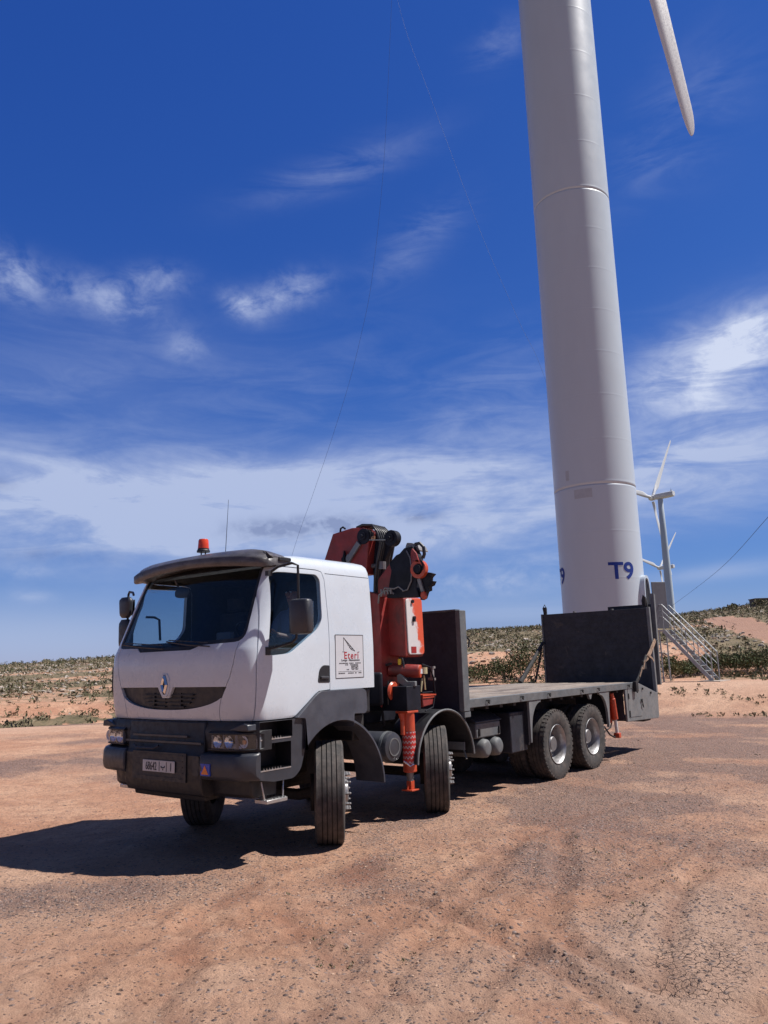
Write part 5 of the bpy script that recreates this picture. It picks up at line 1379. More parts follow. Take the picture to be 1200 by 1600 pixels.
# headboard
m = MB(); m.box(-2.545, -2.455, -1.19, 1.19, 1.20, 2.535); hb = part(m, 'headboard', 'panel', bevel=.006)
for s in (1, -1):
    m = MB(); m.box(-2.585, -2.430, s*1.192, s*1.268, 1.205, 2.545); part(m, 'headboard_post', 'rail', hb, bevel=.008)
m = MB(); m.box(-2.56, -2.44, -1.19, 1.19, 2.537, 2.56); part(m, 'headboard_cap', 'rail', hb)
m = MB(); m.box(-2.60, -2.45, -1.19, 1.262, 1.13, 1.198); part(m, 'headboard_foot', 'rail', hb)
m = MB(); m.tube([(-2.60, 1.24, 2.20), (-2.66, 1.26, 2.14), (-2.63, 1.26, 2.05)], .014, 6); part(m, 'headboard_hook', 'chassis', hb)

# ---- loading ramps folded upright at the tail
m = MB(); m.box(-10.02, -9.965, -1.22, 1.185, 1.12, 2.855)
ramp = part(m, 'loading_ramp', 'panel', bevel=.005)
m = MB()
for k in range(13): z = 1.24+k*.125; m.box(-9.964, -9.960, -1.21, 1.175, z, z+.006)
part(m, 'ramp_board_joints', 'black', ramp)
m = MB(); m.box(-10.03, -9.95, 1.187, 1.250, 1.10, 2.87); part(m, 'ramp_frame', 'railface', ramp, bevel=.004)
m = MB(); m.box(-10.03, -9.95, -1.26, -1.222, 1.10, 2.862); part(m, 'ramp_frame', 'rail', ramp, bevel=.004)
for y in (-.45, .43): 
    m = MB(); m.box(-10.02, -9.955, y-.02, y+.02, 2.856, 2.885); part(m, 'ramp_lug', 'rail', ramp)
m = MB(); m.prism([(-10.30, 1.25), (-10.40, 3.15), (-10.32, 3.18), (-10.22, 1.25)], 'y', 1.17, 1.255); r2 = part(m, 'ramp_side_beam', 'railface', bevel=.006)
m = MB(); m.prism([(-10.29, 1.28), (-10.37, 2.95), (-10.33, 2.95), (-10.25, 1.28)], 'y', .2, 1.168); part(m, 'ramp_extension', 'panel', r2)
m = MB(); m.tube([(-10.06, 1.10, 2.84), (-10.08, 1.08, 3.02), (-10.10, 1.10, 3.13), (-10.12, 1.14, 3.05), (-10.12, 1.16, 2.86)], .022, 7); m.cyl((-10.1, 1.12, 2.9), (-10.1, 1.12, 3.1), .035, 8); part(m, 'ramp_latch', 'chassis', ramp)
m = MB(); m.box(-10.06, -9.99, -1.21, -1.15, 2.857, 3.02); m.tube([(-10.0, -1.20, 2.88), (-10.0, -1.22, 3.00), (-10.0, -1.17, 3.08), (-10.0, -1.13, 2.98), (-10.0, -1.14, 2.88)], .012, 6); part(m, 'ramp_latch', 'chassis', ramp)
m = MB(); m.tube([(-9.92, -1.24, 2.22), (-9.3, -1.25, 1.75), (-8.75, -1.25, 1.37)], .035, 8, .05); m.tube([(-9.85, -1.24, 2.1), (-9.45, -1.25, 1.36)], .022, 6); part(m, 'far_strut', 'chassis')

# ---- rear outrigger
rx = -7.78
m = MB(); m.cyl((rx-.02, 1.175, .72), (rx+.05, 1.175, 1.10), .055, 16); m.cyl((rx+.045, 1.175, 1.08), (rx+.07, 1.175, 1.20), .040, 14); m.box(rx-.02, rx+.30, .95, 1.12, .66, 1.12); orr = part(m, 'rear_stabiliser', 'orange', bevel=.008)
m = MB(); m.cyl((rx-.02, 1.175, .72), (rx-.055, 1.175, .47), .030, 14); part(m, 'stabiliser_rod', mat('white_rod', (.6, .6, .6), .4), orr)
m = MB(); m.box(rx-.11, rx-.01, 1.12, 1.23, .385, .475); part(m, 'stabiliser_foot', 'orange', orr, bevel=.01)
m = MB(); m.tube([(rx+.35, 1.1, .62), (rx+.20, 1.14, .46), (rx+.02, 1.15, .40), (rx-.06, 1.12, .46)], .016, 6); m.tube([(rx+.32, 1.05, .50), (rx+.1, 1.12, .58), (rx-.02, 1.1, .66)], .013, 6); part(m, 'stabiliser_hose', 'hose', orr)

# ---- loader crane behind the cab (folded; its linkage lies across the truck)
CR = MB(); CR.box(-1.95, -1.05, -.55, .55, 1.12, 1.34); part(CR, 'crane_base', 'cdark', bevel=.02)
m = MB(); m.box(-1.60, -1.30, -1.16, 1.16, 1.285, 1.58); part(m, 'outrigger_beam', 'cdark', bevel=.008)
m = MB(); m.cyl((-1.45, .10, 1.34), (-1.45, .10, 1.75), .30, 28); part(m, 'slewing_column', 'red')
m = MB(); m.prism(rounded([(-.10, 1.70), (.62, 1.60), (.78, 1.30), (.80, 2.1), (.78, 2.74), (.55, 2.80), (-.05, 2.75)], .05), 'x', -1.66, -1.28); col_ = part(m, 'crane_column', 'red', bevel=.01)
m = MB(); m.box(-1.275, -1.20, .50, .565, 1.35, 3.05); m.box(-1.275, -1.22, .60, .63, 2.0, 2.9); part(m, 'column_guard', 'cdark', col_, bevel=.006)
m = MB()
for k in range(14): m.box(-1.205, -1.19, .50, .60, 2.18+k*.05, 2.20+k*.05)
part(m, 'chain_guide', 'steel', col_)
# upper boom plate (red), its link, head pulleys and hoses
m = MB(); m.prism([(-.26, 3.02), (.02, 3.615), (.36, 3.655), (.53, 3.64), (.66, 3.56), (.585, 3.02)], 'x', -1.52, -1.28); bm1 = part(m, 'inner_boom', 'red', bevel=.012)
m = MB(); m.prism(ribbon([(.505, 3.435), (.30, 3.215)], .075), 'x', -1.275, -1.235); m.prism(ribbon([(.34, 3.28), (.24, 3.16), (.20, 3.13)], .10), 'x', -1.277, -1.25); part(m, 'boom_link', 'steel', bm1, bevel=.006)
m = MB(); m.prism([(.20, 3.17), (.245, 3.36), (.275, 3.20), (.27, 3.10)], 'x', -1.275, -1.24); m.cyl((-1.24, .24, 3.24), (-1.225, .24, 3.24), .03, 10); part(m, 'boom_bracket', 'cdark', bm1)
m = MB(); m.tube([(-1.30, .14, 3.63), (-1.30, .15, 3.675), (-1.30, .19, 3.69), (-1.30, .23, 3.66)], .014, 6); part(m, 'lifting_eye', 'cdark', bm1)
for yy, zz, xx in ((.565, 3.515, -1.26), (.985, 3.445, -1.30)):
    m = MB(); m.cyl((xx-.10, yy, zz), (xx+.0, yy, zz), .105, 28); m.cyl((xx, yy, zz), (xx+.02, yy, zz), .055, 18); m.cyl((xx+.02, yy, zz), (xx+.045, yy, zz), .022, 10); part(m, 'head_pulley', 'cdark', bm1, bevel=.006)
m = MB()
for k in range(7):
    x = -1.60+k*.048; e = .018*k
    m.tube([(x, .40+e*.2, 3.655), (x, .52, 3.69-.002*k), (x, .66+e*.2, 3.655), (x, .76, 3.56), (x-.02, .80, 3.40), (x-.02, .74, 3.20), (x-.02, .69, 2.95), (x-.02, .67, 2.65)], .017, 7)
part(m, 'boom_hoses', 'hose', bm1, smooth=60)
m = MB(); m.prism([(.60, 2.80), (.58, 3.40), (.66, 3.56), (.82, 3.50), (.90, 3.36), (.80, 3.20), (.735, 2.95), (.72, 2.75)], 'x', -1.50, -1.42); part(m, 'boom_head', 'cdark', bm1, bevel=.01)
m = MB(); m.cyl((-1.34, .64, 3.49), (-1.34, .69, 3.48), .035, 10); m.cyl((-1.34, .90, 3.45), (-1.34, .95, 3.44), .035, 10); part(m, 'hose_unions', mat('brass_fittings', (.55, .32, .20), .4), bm1)
m = MB(); m.tube([(-1.25, .68, 3.45), (-1.25, .94, 3.42)], .009, 6); part(m, 'hose_clamp_bar', 'railface', bm1)
m = MB(); m.cyl((-1.40, .57, 3.13), (-1.40, .80, 3.12), .030, 10); m.cyl((-1.4, .76, 3.07), (-1.4, .765, 3.17), .05, 10); part(m, 'boom_pin', 'steel', bm1)
# knuckle: red wedge + black outer boom head with pulley and hook block
m = MB(); m.prism([(.735, 2.70), (.735, 2.93), (.955, 3.135), (1.02, 2.98), (.94, 2.70)], 'x', -1.42, -1.33); kn = part(m, 'knuckle_arm', 'red', bevel=.01)
m = MB(); m.prism(rounded([(.90, 2.68), (.985, 3.02), (.955, 3.12), (1.07, 3.215), (1.12, 3.225), (1.20, 3.29), (1.33, 3.30), (1.36, 3.22), (1.395, 3.16), (1.41, 3.02), (1.37, 2.90), (1.36, 2.78), (1.40, 2.66)], .012), 'x', -1.43, -1.30); ob = part(m, 'outer_boom', 'cdark', bevel=.012)
m = MB(); m.prism(rounded([(1.17, 3.30), (1.20, 3.365), (1.28, 3.352), (1.36, 3.315), (1.40, 3.24), (1.32, 3.25), (1.24, 3.27)], .015), 'x', -1.55, -1.36); part(m, 'boom_tip', 'steel', ob, bevel=.006)
m = MB(); m.tube([(-1.36, 1.33, 3.33), (-1.36, 1.40, 3.335), (-1.36, 1.455, 3.28), (-1.36, 1.465, 3.19), (-1.36, 1.44, 3.14)], .022, 8); part(m, 'hook_cable', 'hose', ob)
m = MB(); m.prism(rounded([(1.34, 3.27), (1.40, 3.20), (1.44, 3.08), (1.37, 3.10), (1.32, 3.20)], .01), 'x', -1.295, -1.27); part(m, 'tip_plate', 'red', ob, bevel=.004)
m = MB(); m.prism([(1.315, 3.25), (1.385, 3.17), (1.405, 3.02), (1.36, 2.90), (1.33, 3.00), (1.30, 3.12)], 'x', -1.299, -1.285); part(m, 'boom_cheek', 'red', ob)
m = MB(); m.lathe([(.115, -.03), (.115, .03), (.070, .03), (.070, -.03)], 'x', (-1.30, 1.42, 3.00), 30, True); pl_ = part(m, 'winch_pulley', 'orange', ob, smooth=40)
m = MB(); m.cyl((-1.35, 1.42, 3.0), (-1.24, 1.42, 3.0), .055, 14)
for k in range(6): a = k*PI/3; m.cyl((-1.27, 1.42+.04*math.cos(a), 3+.04*math.sin(a)), (-1.235, 1.42+.04*math.cos(a), 3+.04*math.sin(a)), .012, 6)
m.tube([(-1.30, 1.42, 3.09), (-1.28, 1.47, 3.10), (-1.28, 1.50, 3.04), (-1.28, 1.49, 2.98)], .018, 6); part(m, 'pulley_hub', 'cdark', ob)
m = MB(); m.prism(rounded([(1.40, 2.86), (1.46, 2.96), (1.50, 2.93), (1.53, 2.955), (1.60, 2.93), (1.55, 2.89), (1.545, 2.85), (1.60, 2.84), (1.57, 2.79), (1.53, 2.78), (1.53, 2.73), (1.485, 2.72), (1.45, 2.64), (1.40, 2.62), (1.38, 2.75)], .006), 'x', -1.41, -1.33); part(m, 'hook_block', 'cdark', ob, bevel=.006)
m = MB(); m.prism([(1.375, 2.88), (1.425, 2.89), (1.475, 2.72), (1.435, 2.70)], 'x', -1.335, -1.30); part(m, 'valve_plate', 'steel', ob, bevel=.004)
m = MB(); m.prism(rounded([(1.43, 2.72), (1.47, 2.73), (1.50, 2.66), (1.48, 2.62), (1.44, 2.63), (1.42, 2.66)], .01), 'x', -1.34, -1.30); part(m, 'hook', 'orange', ob, bevel=.004)
m = MB(); m.tube([(-1.295, 1.24, 3.25), (-1.285, 1.30, 3.15), (-1.285, 1.315, 3.0), (-1.285, 1.30, 2.86), (-1.285, 1.24, 2.76), (-1.30, 1.15, 2.75)], .010, 6)
m.tube([(-1.25, .80, 2.62), (-1.22, .84, 2.72), (-1.22, .92, 2.76), (-1.22, 1.0, 2.77), (-1.25, 1.05, 2.72)], .013, 6); m.tube([(-1.23, .86, 2.70), (-1.2, .95, 2.80), (-1.22, 1.08, 2.78), (-1.22, 1.15, 2.80), (-1.24, 1.22, 2.74)], .010, 6)
for k in range(4): m.cyl((-1.22, .88+k*.05, 2.72), (-1.22, .88+k*.05, 2.79), .014, 6)
part(m, 'crane_pipes', 'steel', ob)
# oil tank with its bleached cover
m = MB(); tk_ = rounded([(.64, 1.97), (.60, 2.66), (.74, 2.72), (1.0, 2.705), (1.045, 2.68), (1.045, 1.94), (1.0, 1.93)], .03)
m.prism(tk_, 'x', -1.86, -1.46); tk = part(m, 'oil_tank', 'red', bevel=.025, seg=3)
m = MB(); m.prism(rounded([(-1.845, 2.69), (-1.49, 2.67), (-1.515, 1.965), (-1.865, 1.965)], .055, 6), 'y', 1.040, 1.060); part(m, 'tank_cover', 'bleached', tk, bevel=.006)
m = MB(); m.cyl((-1.62, 1.055, 2.64), (-1.62, 1.085, 2.64), .022, 10); m.cyl((-1.64, 1.055, 2.43), (-1.64, 1.09, 2.43), .022, 10); m.box(-1.66, -1.62, 1.06, 1.085, 2.38, 2.43); part(m, 'cover_catches', 'cdark', tk)
m = MB(); m.box(-1.68, -1.57, 1.0605, 1.0635, 1.985, 2.065); part(m, 'red_label', mat('red_label', (.30, .02, .02), .5), tk)
m = MB(); m.box(-1.462, -1.42, .705, .745, 2.20, 2.68); part(m, 'tank_sight_bar', 'steel', tk, bevel=.005)
m = MB(); m.tube([(-1.43, .70, 2.02), (-1.38, .74, 1.90), (-1.38, .80, 1.84), (-1.38, .88, 1.86)], .016, 6); m.tube([(-1.4, .70, 1.88), (-1.34, .66, 1.80), (-1.34, .66, 1.70), (-1.36, .72, 1.64)], .014, 6); m.tube([(-1.45, 1.0, 1.93), (-1.44, 1.03, 1.86), (-1.44, 1.03, 1.80)], .010, 6)
m.tube([(-1.36, .60, 1.95), (-1.30, .62, 1.7), (-1.30, .68, 1.45), (-1.34, .74, 1.3), (-1.36, .75, 1.1)], .018, 6); m.tube([(-1.33, .86, 1.64), (-1.28, .88, 1.5), (-1.30, .87, 1.36)], .012, 6); part(m, 'tank_hoses', 'hose', tk)
# control station below the tank
m = MB(); m.cyl((-1.50, .92, 1.915), (-1.50, .92, 1.735), .022, 12); part(m, 'yellow_handle', 'yellow')
m = MB(); m.prism([(.90, 1.735), (.905, 1.63), (1.04, 1.555), (1.18, 1.575), (1.18, 1.635), (1.06, 1.635), (.945, 1.74)], 'x', -1.50, -1.455); part(m, 'beam_bracket', 'railface', bevel=.006)
m = MB(); m.cyl((-1.46, .78, 1.78), (-1.62, 1.14, 1.755), .082, 24); fd = part(m, 'filter_drum', 'red', bevel=.008)
m = MB(); m.cyl((-1.62, 1.14, 1.755), (-1.627, 1.157, 1.754), .080, 24); part(m, 'filter_cap', 'orange', fd)
m = MB(); c0 = Vector((-1.628, 1.159, 1.754)); m.box(c0.x-.028, c0.x+.028, c0.y-.001, c0.y+.002, c0.z-.030, c0.z+.030); o = part(m, 'cap_label', 'sign', fd)
m = MB(); m.cyl((-1.72, 1.12, 1.72), (-1.72, 1.12, 1.80), .06, 16); m.tube([(-1.66, 1.12, 1.50), (-1.67, 1.13, 1.60), (-1.70, 1.12, 1.66)], .014, 6); m.tube([(-1.76, 1.12, 1.52), (-1.75, 1.12, 1.62), (-1.74, 1.12, 1.70)], .012, 6); part(m, 'control_levers', mat('cream_plastic', (.42, .36, .22), .5))
m = MB(); m.tube([(-1.66, 1.15, 1.84), (-1.82, 1.16, 1.80), (-1.90, 1.16, 1.66), (-1.92, 1.16, 1.46)], .012, 6); m.tube([(-1.63, 1.16, 1.49), (-1.86, 1.16, 1.49)], .008, 6); m.tube([(-1.92, 1.16, 1.46), (-1.86, 1.16, 1.30), (-1.70, 1.15, 1.26)], .010, 6); part(m, 'control_frame', 'cdark')
m = MB(); m.prism([(-1.64, 1.455), (-1.90, 1.455), (-1.93, 1.43), (-1.88, 1.33), (-1.66, 1.31)], 'y', .90, 1.15); cb = part(m, 'control_box', 'red', bevel=.012)
m = MB(); m.box(-1.93, -1.63, .92, 1.17, 1.445, 1.462); m.box(-1.92, -1.64, 1.151, 1.162, 1.42, 1.436); part(m, 'control_box_rim', 'orange', cb)
m = MB(); m.box(-2.02, -1.99, 1.05, 1.09, 1.64, 1.80); m.box(-2.04, -2.0, 1.0, 1.10, 1.63, 1.66); m.box(-2.04, -2.0, 1.0, 1.10, 1.78, 1.81); part(m, 'white_bracket', 'alu')
m = MB(); m.box(-1.12, -1.06, .55, .95, 1.36, 1.76); part(m, 'pump_panel', 'cdark', bevel=.03)
m = MB(); m.lathe([(.10, -.02), (.12, 0), (.10, .02), (.04, .025)], 'y', (-1.35, .92, 1.52), 20); part(m, 'hose_reel', 'orange')
# front left outrigger leg with its checked band
LX, LY = -1.42, 1.085
m = MB(); m.box(LX-.10, LX+.13, LY-.10, LY+.085, 1.258, 1.283); lg = part(m, 'stabiliser_leg', 'orange', bevel=.004)
m = MB(); m.lathe([(.01, 1.257), (.078, 1.257), (.078, 1.04), (.060, 1.03)], 'z', (LX, LY, 0), 28); m.cyl((LX+.095, LY-.02, 1.0), (LX+.095, LY-.02, 1.257), .030, 12); m.prism([(LX+.06, 1.257), (LX+.17, 1.257), (LX+.10, 1.12)], 'y', LY-.03, LY+.0); part(m, 'leg_top', 'orange', lg)
def checks():
    n = 24; z0, z1, r = .655, 1.035, .082; nz = 12; V_, F_, UV = [], [], []
    for i in range(nz+1):
        for k in range(n): a = 2*PI*k/n; V_.append((LX+r*math.cos(a), LY+r*math.sin(a), z0+(z1-z0)*i/nz))
    for i in range(nz):
        for k in range(n): F_.append((i*n+k, i*n+(k+1) % n, (i+1)*n+(k+1) % n, (i+1)*n+k)); UV.append([(k, i*2.1), (k+1, i*2.1), (k+1, (i+1)*2.1), (k, (i+1)*2.1)])
    F_.append(tuple(range(n))[::-1]); UV.append([(0, 3)]*n); F_.append(tuple(nz*n+k for k in range(n))); UV.append([(0, 3)]*n)
    me = bpy.data.meshes.new('leg_tube'); me.from_pydata(V_, [], F_); ul = me.uv_layers.new(name='UVMap'); i = 0
    for u in UV:
        for q in u: ul.data[i].uv = q; i += 1
    return me
link('leg_tube', checks(), MT['check'], lg, 0, 40)
m = MB(); m.lathe([(.084, .654), (.084, .565), (.070, .555), (.01, .555)], 'z', (LX, LY, 0), 28); part(m, 'leg_collar', 'orange', lg)
m = MB(); m.cyl((LX, LY, .49), (LX, LY, .556), .045, 18); m.cyl((LX, LY, .455), (LX, LY, .49), .038, 18); part(m, 'leg_rod', 'steel', lg)
m = MB(); m.box(LX-.035, LX+.035, LY-.035, LY+.035, .36, .455); m.box(LX-.08, LX+.08, LY-.08, LY+.08, .342, .358)
for s in (1, -1): m.prism([(LX+s*.036, .359), (LX+s*.078, .359), (LX+s*.036, .44)], 'y', LY-.008, LY+.008)
part(m, 'leg_foot', 'orange', lg, bevel=.003)
m = MB(); m.tube([(LX+.15, LY+.02, .70), (LX+.11, LY+.09, .64), (LX+.06, LY+.10, .66)], .009, 6); part(m, 'leg_catch', 'chrome', lg)
m = MB(); m.box(LX-.10, LX+.13, -LY-.085, -LY+.10, 1.258, 1.283); lg2 = part(m, 'stabiliser_leg', 'orange', bevel=.004)
m = MB(); m.lathe([(.01, 1.257), (.078, 1.257), (.078, .56), (.04, .555), (.04, .46), (.10, .45), (.10, .43), (.01, .43)], 'z', (LX, -LY, 0), 24); part(m, 'leg_tube', 'orange', lg2)

# ---- door sign: framed sticker with crane drawing and lettering
sx0, sx1, sz0, sz1, ysn = .055, -.420, 1.722, 2.188, 1.2045
m = MB(); m.box(sx1, sx0, 1.2032, ysn, sz0, sz1); sg = part(m, 'company_sign', 'sign')
m = MB(); 
for a in ((sx1-.003, sx0+.003, sz1-.001, sz1+.006), (sx1-.003, sx0+.003, sz0-.006, sz0+.001), (sx1-.006, sx1+.001, sz0-.003, sz1+.003), (sx0-.001, sx0+.006, sz0-.003, sz1+.003)):
    m.box(a[0], a[1], 1.2033, ysn+.0015, a[2], a[3])
part(m, 'sign_border', 'ink', sg)
NX = Vector((-1, 0, 0))
def sp(u, v): return (sx0-(sx0-sx1)*u, sz1-(sz1-sz0)*v)       # sign coordinates, 0..1 from its top left
put_text(text_mesh('Eteri', .108, .0016, .0006, 1.0, space=1.22), (sp(.56, 0)[0], ysn+.0012, sp(0, .555)[1]), NX, ZD, 'redink', sg, 'sign_name')
m = MB()
def ln(a, b, w=.004):
    A_, B_ = sp(*a), sp(*b); m.prism(ribbon([A_, B_], w), 'y', ysn+.0002, ysn+.0016)
ln((.285, .055), (.285, .37), .005); ln((.285, .055), (.56, .34), .0055); ln((.285, .055), (.70, .38), .0055)
pts = [(.40, .175), (.47, .20), (.44, .235), (.55, .262), (.49, .29), (.63, .325), (.56, .34), (.70, .38)]
for a, b in zip(pts[:-1], pts[1:]): ln(a, b, .004)
ln((.24, .392), (.33, .392), .006); ln((.80, .40), (.86, .40), .006)
part(m, 'crane_drawing', 'ink', sg)
put_text(text_mesh('Levage - Manutention', .034, .0003, .0005, 1.02, space=1.05), (sp(.53, 0)[0], ysn+.0012, sp(0, .612)[1]), NX, ZD, 'ink', sg, 'sign_motto')
m = MB(); r3 = random.Random(4)
def dashes(v, u0, u1, h=.010, p=.82):
    u = u0
    while u < u1:
        w = r3.uniform(.018, .055); w = min(w, u1-u)
        if r3.random() < p:
            A_, B_ = sp(u, v), sp(u+w, v); m.box(A_[0], B_[0], ysn+.0002, ysn+.0014, A_[1]-h/2, A_[1]+h/2)
        u += w+.012
dashes(.662, .12, .90, .011); dashes(.700, .27, .80, .010, .7); dashes(.735, .55, .80, .008, .6); dashes(.775, .55, .80, .008, .6); dashes(.812, .26, .80, .009, .8); dashes(.855, .09, .92, .004, 1); dashes(.895, .09, .92, .011)
part(m, 'sign_small_print', MT['ink'], sg)
m = MB()
for i in range(5): ln((.56+i*.06, .705), (.56+i*.06, .815), .003)
for v in (.725, .755, .785): ln((.56, v), (.80, v), .003)
part(m, 'sign_table', 'rail', sg)

# ---- ratchet strap tying the ramp down
m = MB()
def flat(path, w, t, mb):
    P = [Vector(p) for p in path]; n = len(P); vs = []
    for i, p in enumerate(P):
        d = (P[min(i+1, n-1)]-P[max(0, i-1)]).normalized(); a = Vector((0, 1, 0)); b = d.cross(a).normalized()
        vs += [p+b*w/2+a*t/2, p-b*w/2+a*t/2, p-b*w/2-a*t/2, p+b*w/2-a*t/2]
    fs = [(0, 1, 2, 3), tuple(4*(n-1)+k for k in (3, 2, 1, 0))]
    for i in range(n-1):
        for k in range(4): fs.append((4*i+k, 4*i+(k+1) % 4, 4*i+4+(k+1) % 4, 4*i+4+k))
    mb.add(vs, fs)
flat([(-10.04, 1.285, 2.17), (-9.86, 1.29, 2.06), (-9.66, 1.30, 1.94), (-9.42, 1.31, 1.82), (-9.28, 1.31, 1.78)], .085, .022, m)
RS = bpy.data.objects.new('ratchet_strap', None); COL.objects.link(RS); RS.location = (-8.66, 1.29, 1.24)
tag(RS, 'worn tan and black ratchet strap tying the raised ramp to the deck corner', 'ratchet strap')
def rs(mb, name, mt, **k):
    mb.v = [(x+8.66, y-1.29, z-1.24) for x, y, z in mb.v]; return mb.build(name, MT[mt], RS, **k)
rs(m, 'webbing', 'strap')
m = MB(); flat([(-9.34, 1.315, 1.86), (-9.20, 1.32, 1.74), (-9.02, 1.325, 1.62), (-8.86, 1.32, 1.48), (-8.70, 1.31, 1.36)], .06, .035, m); m.box(-9.22, -9.06, 1.30, 1.345, 1.60, 1.76); rs(m, 'ratchet', 'chassis', bevel=.006)
m = MB(); flat([(-9.40, 1.33, 1.88), (-9.62, 1.34, 1.80), (-9.70, 1.34, 1.74)], .04, .006, m); flat([(-9.16, 1.35, 1.78), (-9.02, 1.352, 1.60)], .03, .006, m); flat([(-8.98, 1.348, 1.64), (-8.80, 1.345, 1.46)], .028, .006, m); rs(m, 'loose_end', 'strap')
m = MB(); m.box(-8.72, -8.60, 1.268, 1.33, 1.18, 1.38); m.tube([(-8.66, 1.31, 1.36), (-8.63, 1.32, 1.28), (-8.66, 1.32, 1.16)], .016, 6); rs(m, 'hook', 'chassis', bevel=.004)
m = MB(); m.tube([(-10.02, 1.26, 2.16), (-10.05, 1.275, 2.17), (-10.2, 1.275, 2.17)], .016, 6); rs(m, 'top_hook', 'chassis')

# ------------------------------------------------------------------ driver
def skin_body(name, verts, edges, radii, m, parent, sub=2):
    me = bpy.data.meshes.new(name); me.from_pydata(verts, edges, []); o = bpy.data.objects.new(name, me); COL.objects.link(o)
    sk = o.modifiers.new('skin', 'SKIN'); sk.use_smooth_shade = True
    for i, r_ in enumerate(radii): me.skin_vertices[0].data[i].radius = (r_, r_) if not isinstance(r_, tuple) else r_
    me.skin_vertices[0].data[0].use_root = True
    ss = o.modifiers.new('sub', 'SUBSURF'); ss.levels = sub; ss.render_levels = sub
    dg = bpy.context.evaluated_depsgraph_get(); dg.update(); out = bpy.data.meshes.new_from_object(o.evaluated_get(dg)); bpy.data.objects.remove(o)
    out.materials.clear(); return link(name, out, m, parent, 0, 180) if parent is not None or True else None
dx0, dy0, dz0 = .10, .62, 1.98
D0 = Vector((dx0, dy0, dz0))
V_ = [(0, 0, .06), (-.02, 0, .22), (-.02, 0, .40), (-.02, 0, .50), (0, 0, .57), (.02, 0, .66), (.03, 0, .75),          # pelvis..head 0-6
      (-.01, .19, .46), (.10, .27, .24), (.36, .25, .20), (.44, .235, .215), (.50, .22, .225),                            # left arm 7-11
      (-.01, -.19, .46), (.10, -.27, .24), (.36, -.18, .24), (.46, -.17, .25), (.52, -.165, .245),                         # right arm 12-16
      (.06, .11, .05), (.42, .14, .09), (.52, .14, -.22), (.60, .14, -.24), (.06, -.11, .05), (.42, -.14, .09), (.52, -.14, -.22), (.60, -.14, -.24)]
V_ = [tuple(D0+Vector(v)) for v in V_]
E_ = [(0, 1), (1, 2), (2, 3), (3, 4), (4, 5), (5, 6), (2, 7), (7, 8), (8, 9), (9, 10), (10, 11), (2, 12), (12, 13), (13, 14), (14, 15), (15, 16), (0, 17), (17, 18), (18, 19), (19, 20), (0, 21), (21, 22), (22, 23), (23, 24)]
Rr = [.14, .135, .15, .085, .05, .085, .075, .062, .048, .032, .028, .03, .062, .048, .032, .028, .03, .085, .065, .045, .04, .085, .065, .045, .04]
DR = bpy.data.objects.new('person', None); COL.objects.link(DR); DR.location = D0
tag(DR, 'driver in a blue shirt sitting behind the wheel, forearm at the side window', 'person')
def rebase(o): o.data.transform(Matrix.Translation(-D0)); return o
body = rebase(skin_body('body', V_, E_, Rr, MT['skin'], DR))
def grow(o, lo, hi, cond, off, name, m):
    """clothing: the body's own surface pushed outwards where cond holds"""
    bm = bmesh.new(); bm.from_mesh(o.data); bm.normal_update()
    dele = [f for f in bm.faces if not cond(f.calc_center_median())]
    nor = {v: v.normal.copy() for v in bm.verts}
    bmesh.ops.delete(bm, geom=dele, context='FACES')
    for v in bm.verts: v.co += nor[v]*off
    me = bpy.data.meshes.new(name); bm.to_mesh(me); bm.free(); return link(name, me, m, DR, 0, 180)
grow(body, 0, 0, lambda c: c.z > .02 and c.z < .54 and c.x < .34 and not (c.x > .14 and c.z < .14), .012, 'shirt', MT['cloth'])
grow(body, 0, 0, lambda c: c.z < .16 and not (c.x > .14 and c.z > .15), .010, 'trousers', MT['seat'])
grow(body, 0, 0, lambda c: c.z > .66 and (c.x < .03 or c.z > .77), .014, 'hair', MT['hair'])
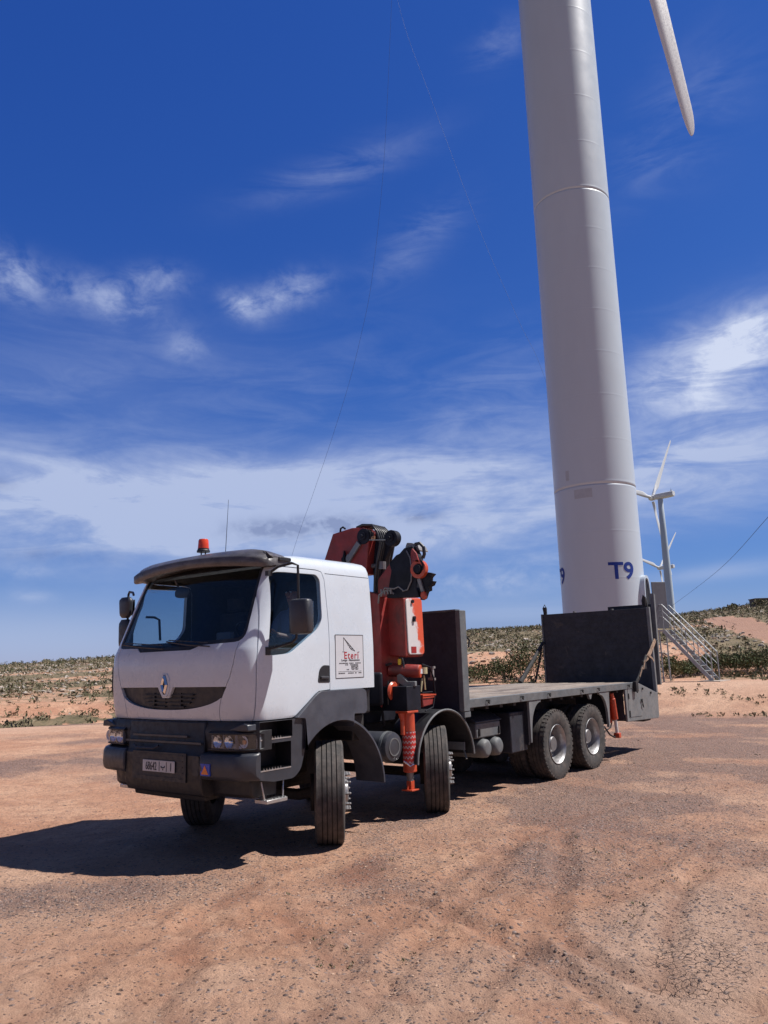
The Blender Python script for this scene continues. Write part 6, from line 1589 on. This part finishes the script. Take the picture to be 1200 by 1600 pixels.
def hand(name, wrist, grip, s):
    """palm plus four curled fingers and a thumb closing round the wheel rim"""
    w = Vector(wrist); gdir = (Vector(grip)-w).normalized(); side = gdir.cross(Vector((0, 0, 1))).normalized()*s; upn = side.cross(gdir)*s
    V2 = [w, w+gdir*.045, w+gdir*.075]; E2 = [(0, 1), (1, 2)]; R2 = [.022, (.030, .016), (.030, .014)]
    for k, ln_ in enumerate((.030, .034, .032, .025)):
        b = w+gdir*.078+side*(.030-.020*k); i = len(V2); V2 += [b, b+gdir*ln_+upn*.004, b+gdir*(ln_+.012)-upn*.022, b+gdir*(ln_-.010)-upn*.040]; E2 += [(2, i), (i, i+1), (i+1, i+2), (i+2, i+3)]; R2 += [.0095, .0085, .008, .007]
    i = len(V2); b = w+gdir*.030+side*.030; V2 += [b, b+gdir*.030+side*.016-upn*.012, b+gdir*.052+side*.006-upn*.026]; E2 += [(1, i), (i, i+1), (i+1, i+2)]; R2 += [.012, .010, .008]
    return rebase(skin_body(name, [tuple(p) for p in V2], E2, R2, MT['skin'], DR, 2))
hand('hand', D0+Vector((.46, .23, .22)), wc+Vector((-.02, .15, .10)), 1); hand('hand', D0+Vector((.48, -.168, .248)), wc+Vector((-.02, -.15, .10)), -1)
# face details
F0 = D0+Vector((.105, 0, .70))
m = MB(); m.lathe([(.002, -.035), (.016, -.02), (.014, .005), (.006, .02)], 'z', (F0.x-.002, F0.y, F0.z), 10); o = rebase(m.build('nose', MT['skin'], DR, smooth=60))
for s in (1, -1):
    m = MB(); m.lathe([(.001, -.012), (.010, -.007), (.012, 0), (.010, .007), (.001, .012)], 'y', (F0.x-.018, F0.y+s*.033, F0.z+.018), 12); rebase(m.build('eye', MT['sign'], DR, smooth=60))
    m = MB(); m.lathe([(.001, -.01), (.028, -.004), (.030, .004), (.02, .01)], 'y', (D0.x+.025, D0.y+s*.088, F0.z+.005), 14); rebase(m.build('ear', MT['skin'], DR, smooth=60))
m = MB(); m.box(F0.x-.020, F0.x-.004, F0.y-.024, F0.y+.024, F0.z-.055, F0.z-.047); rebase(m.build('mouth', MT['redink'], DR, bevel=.003))
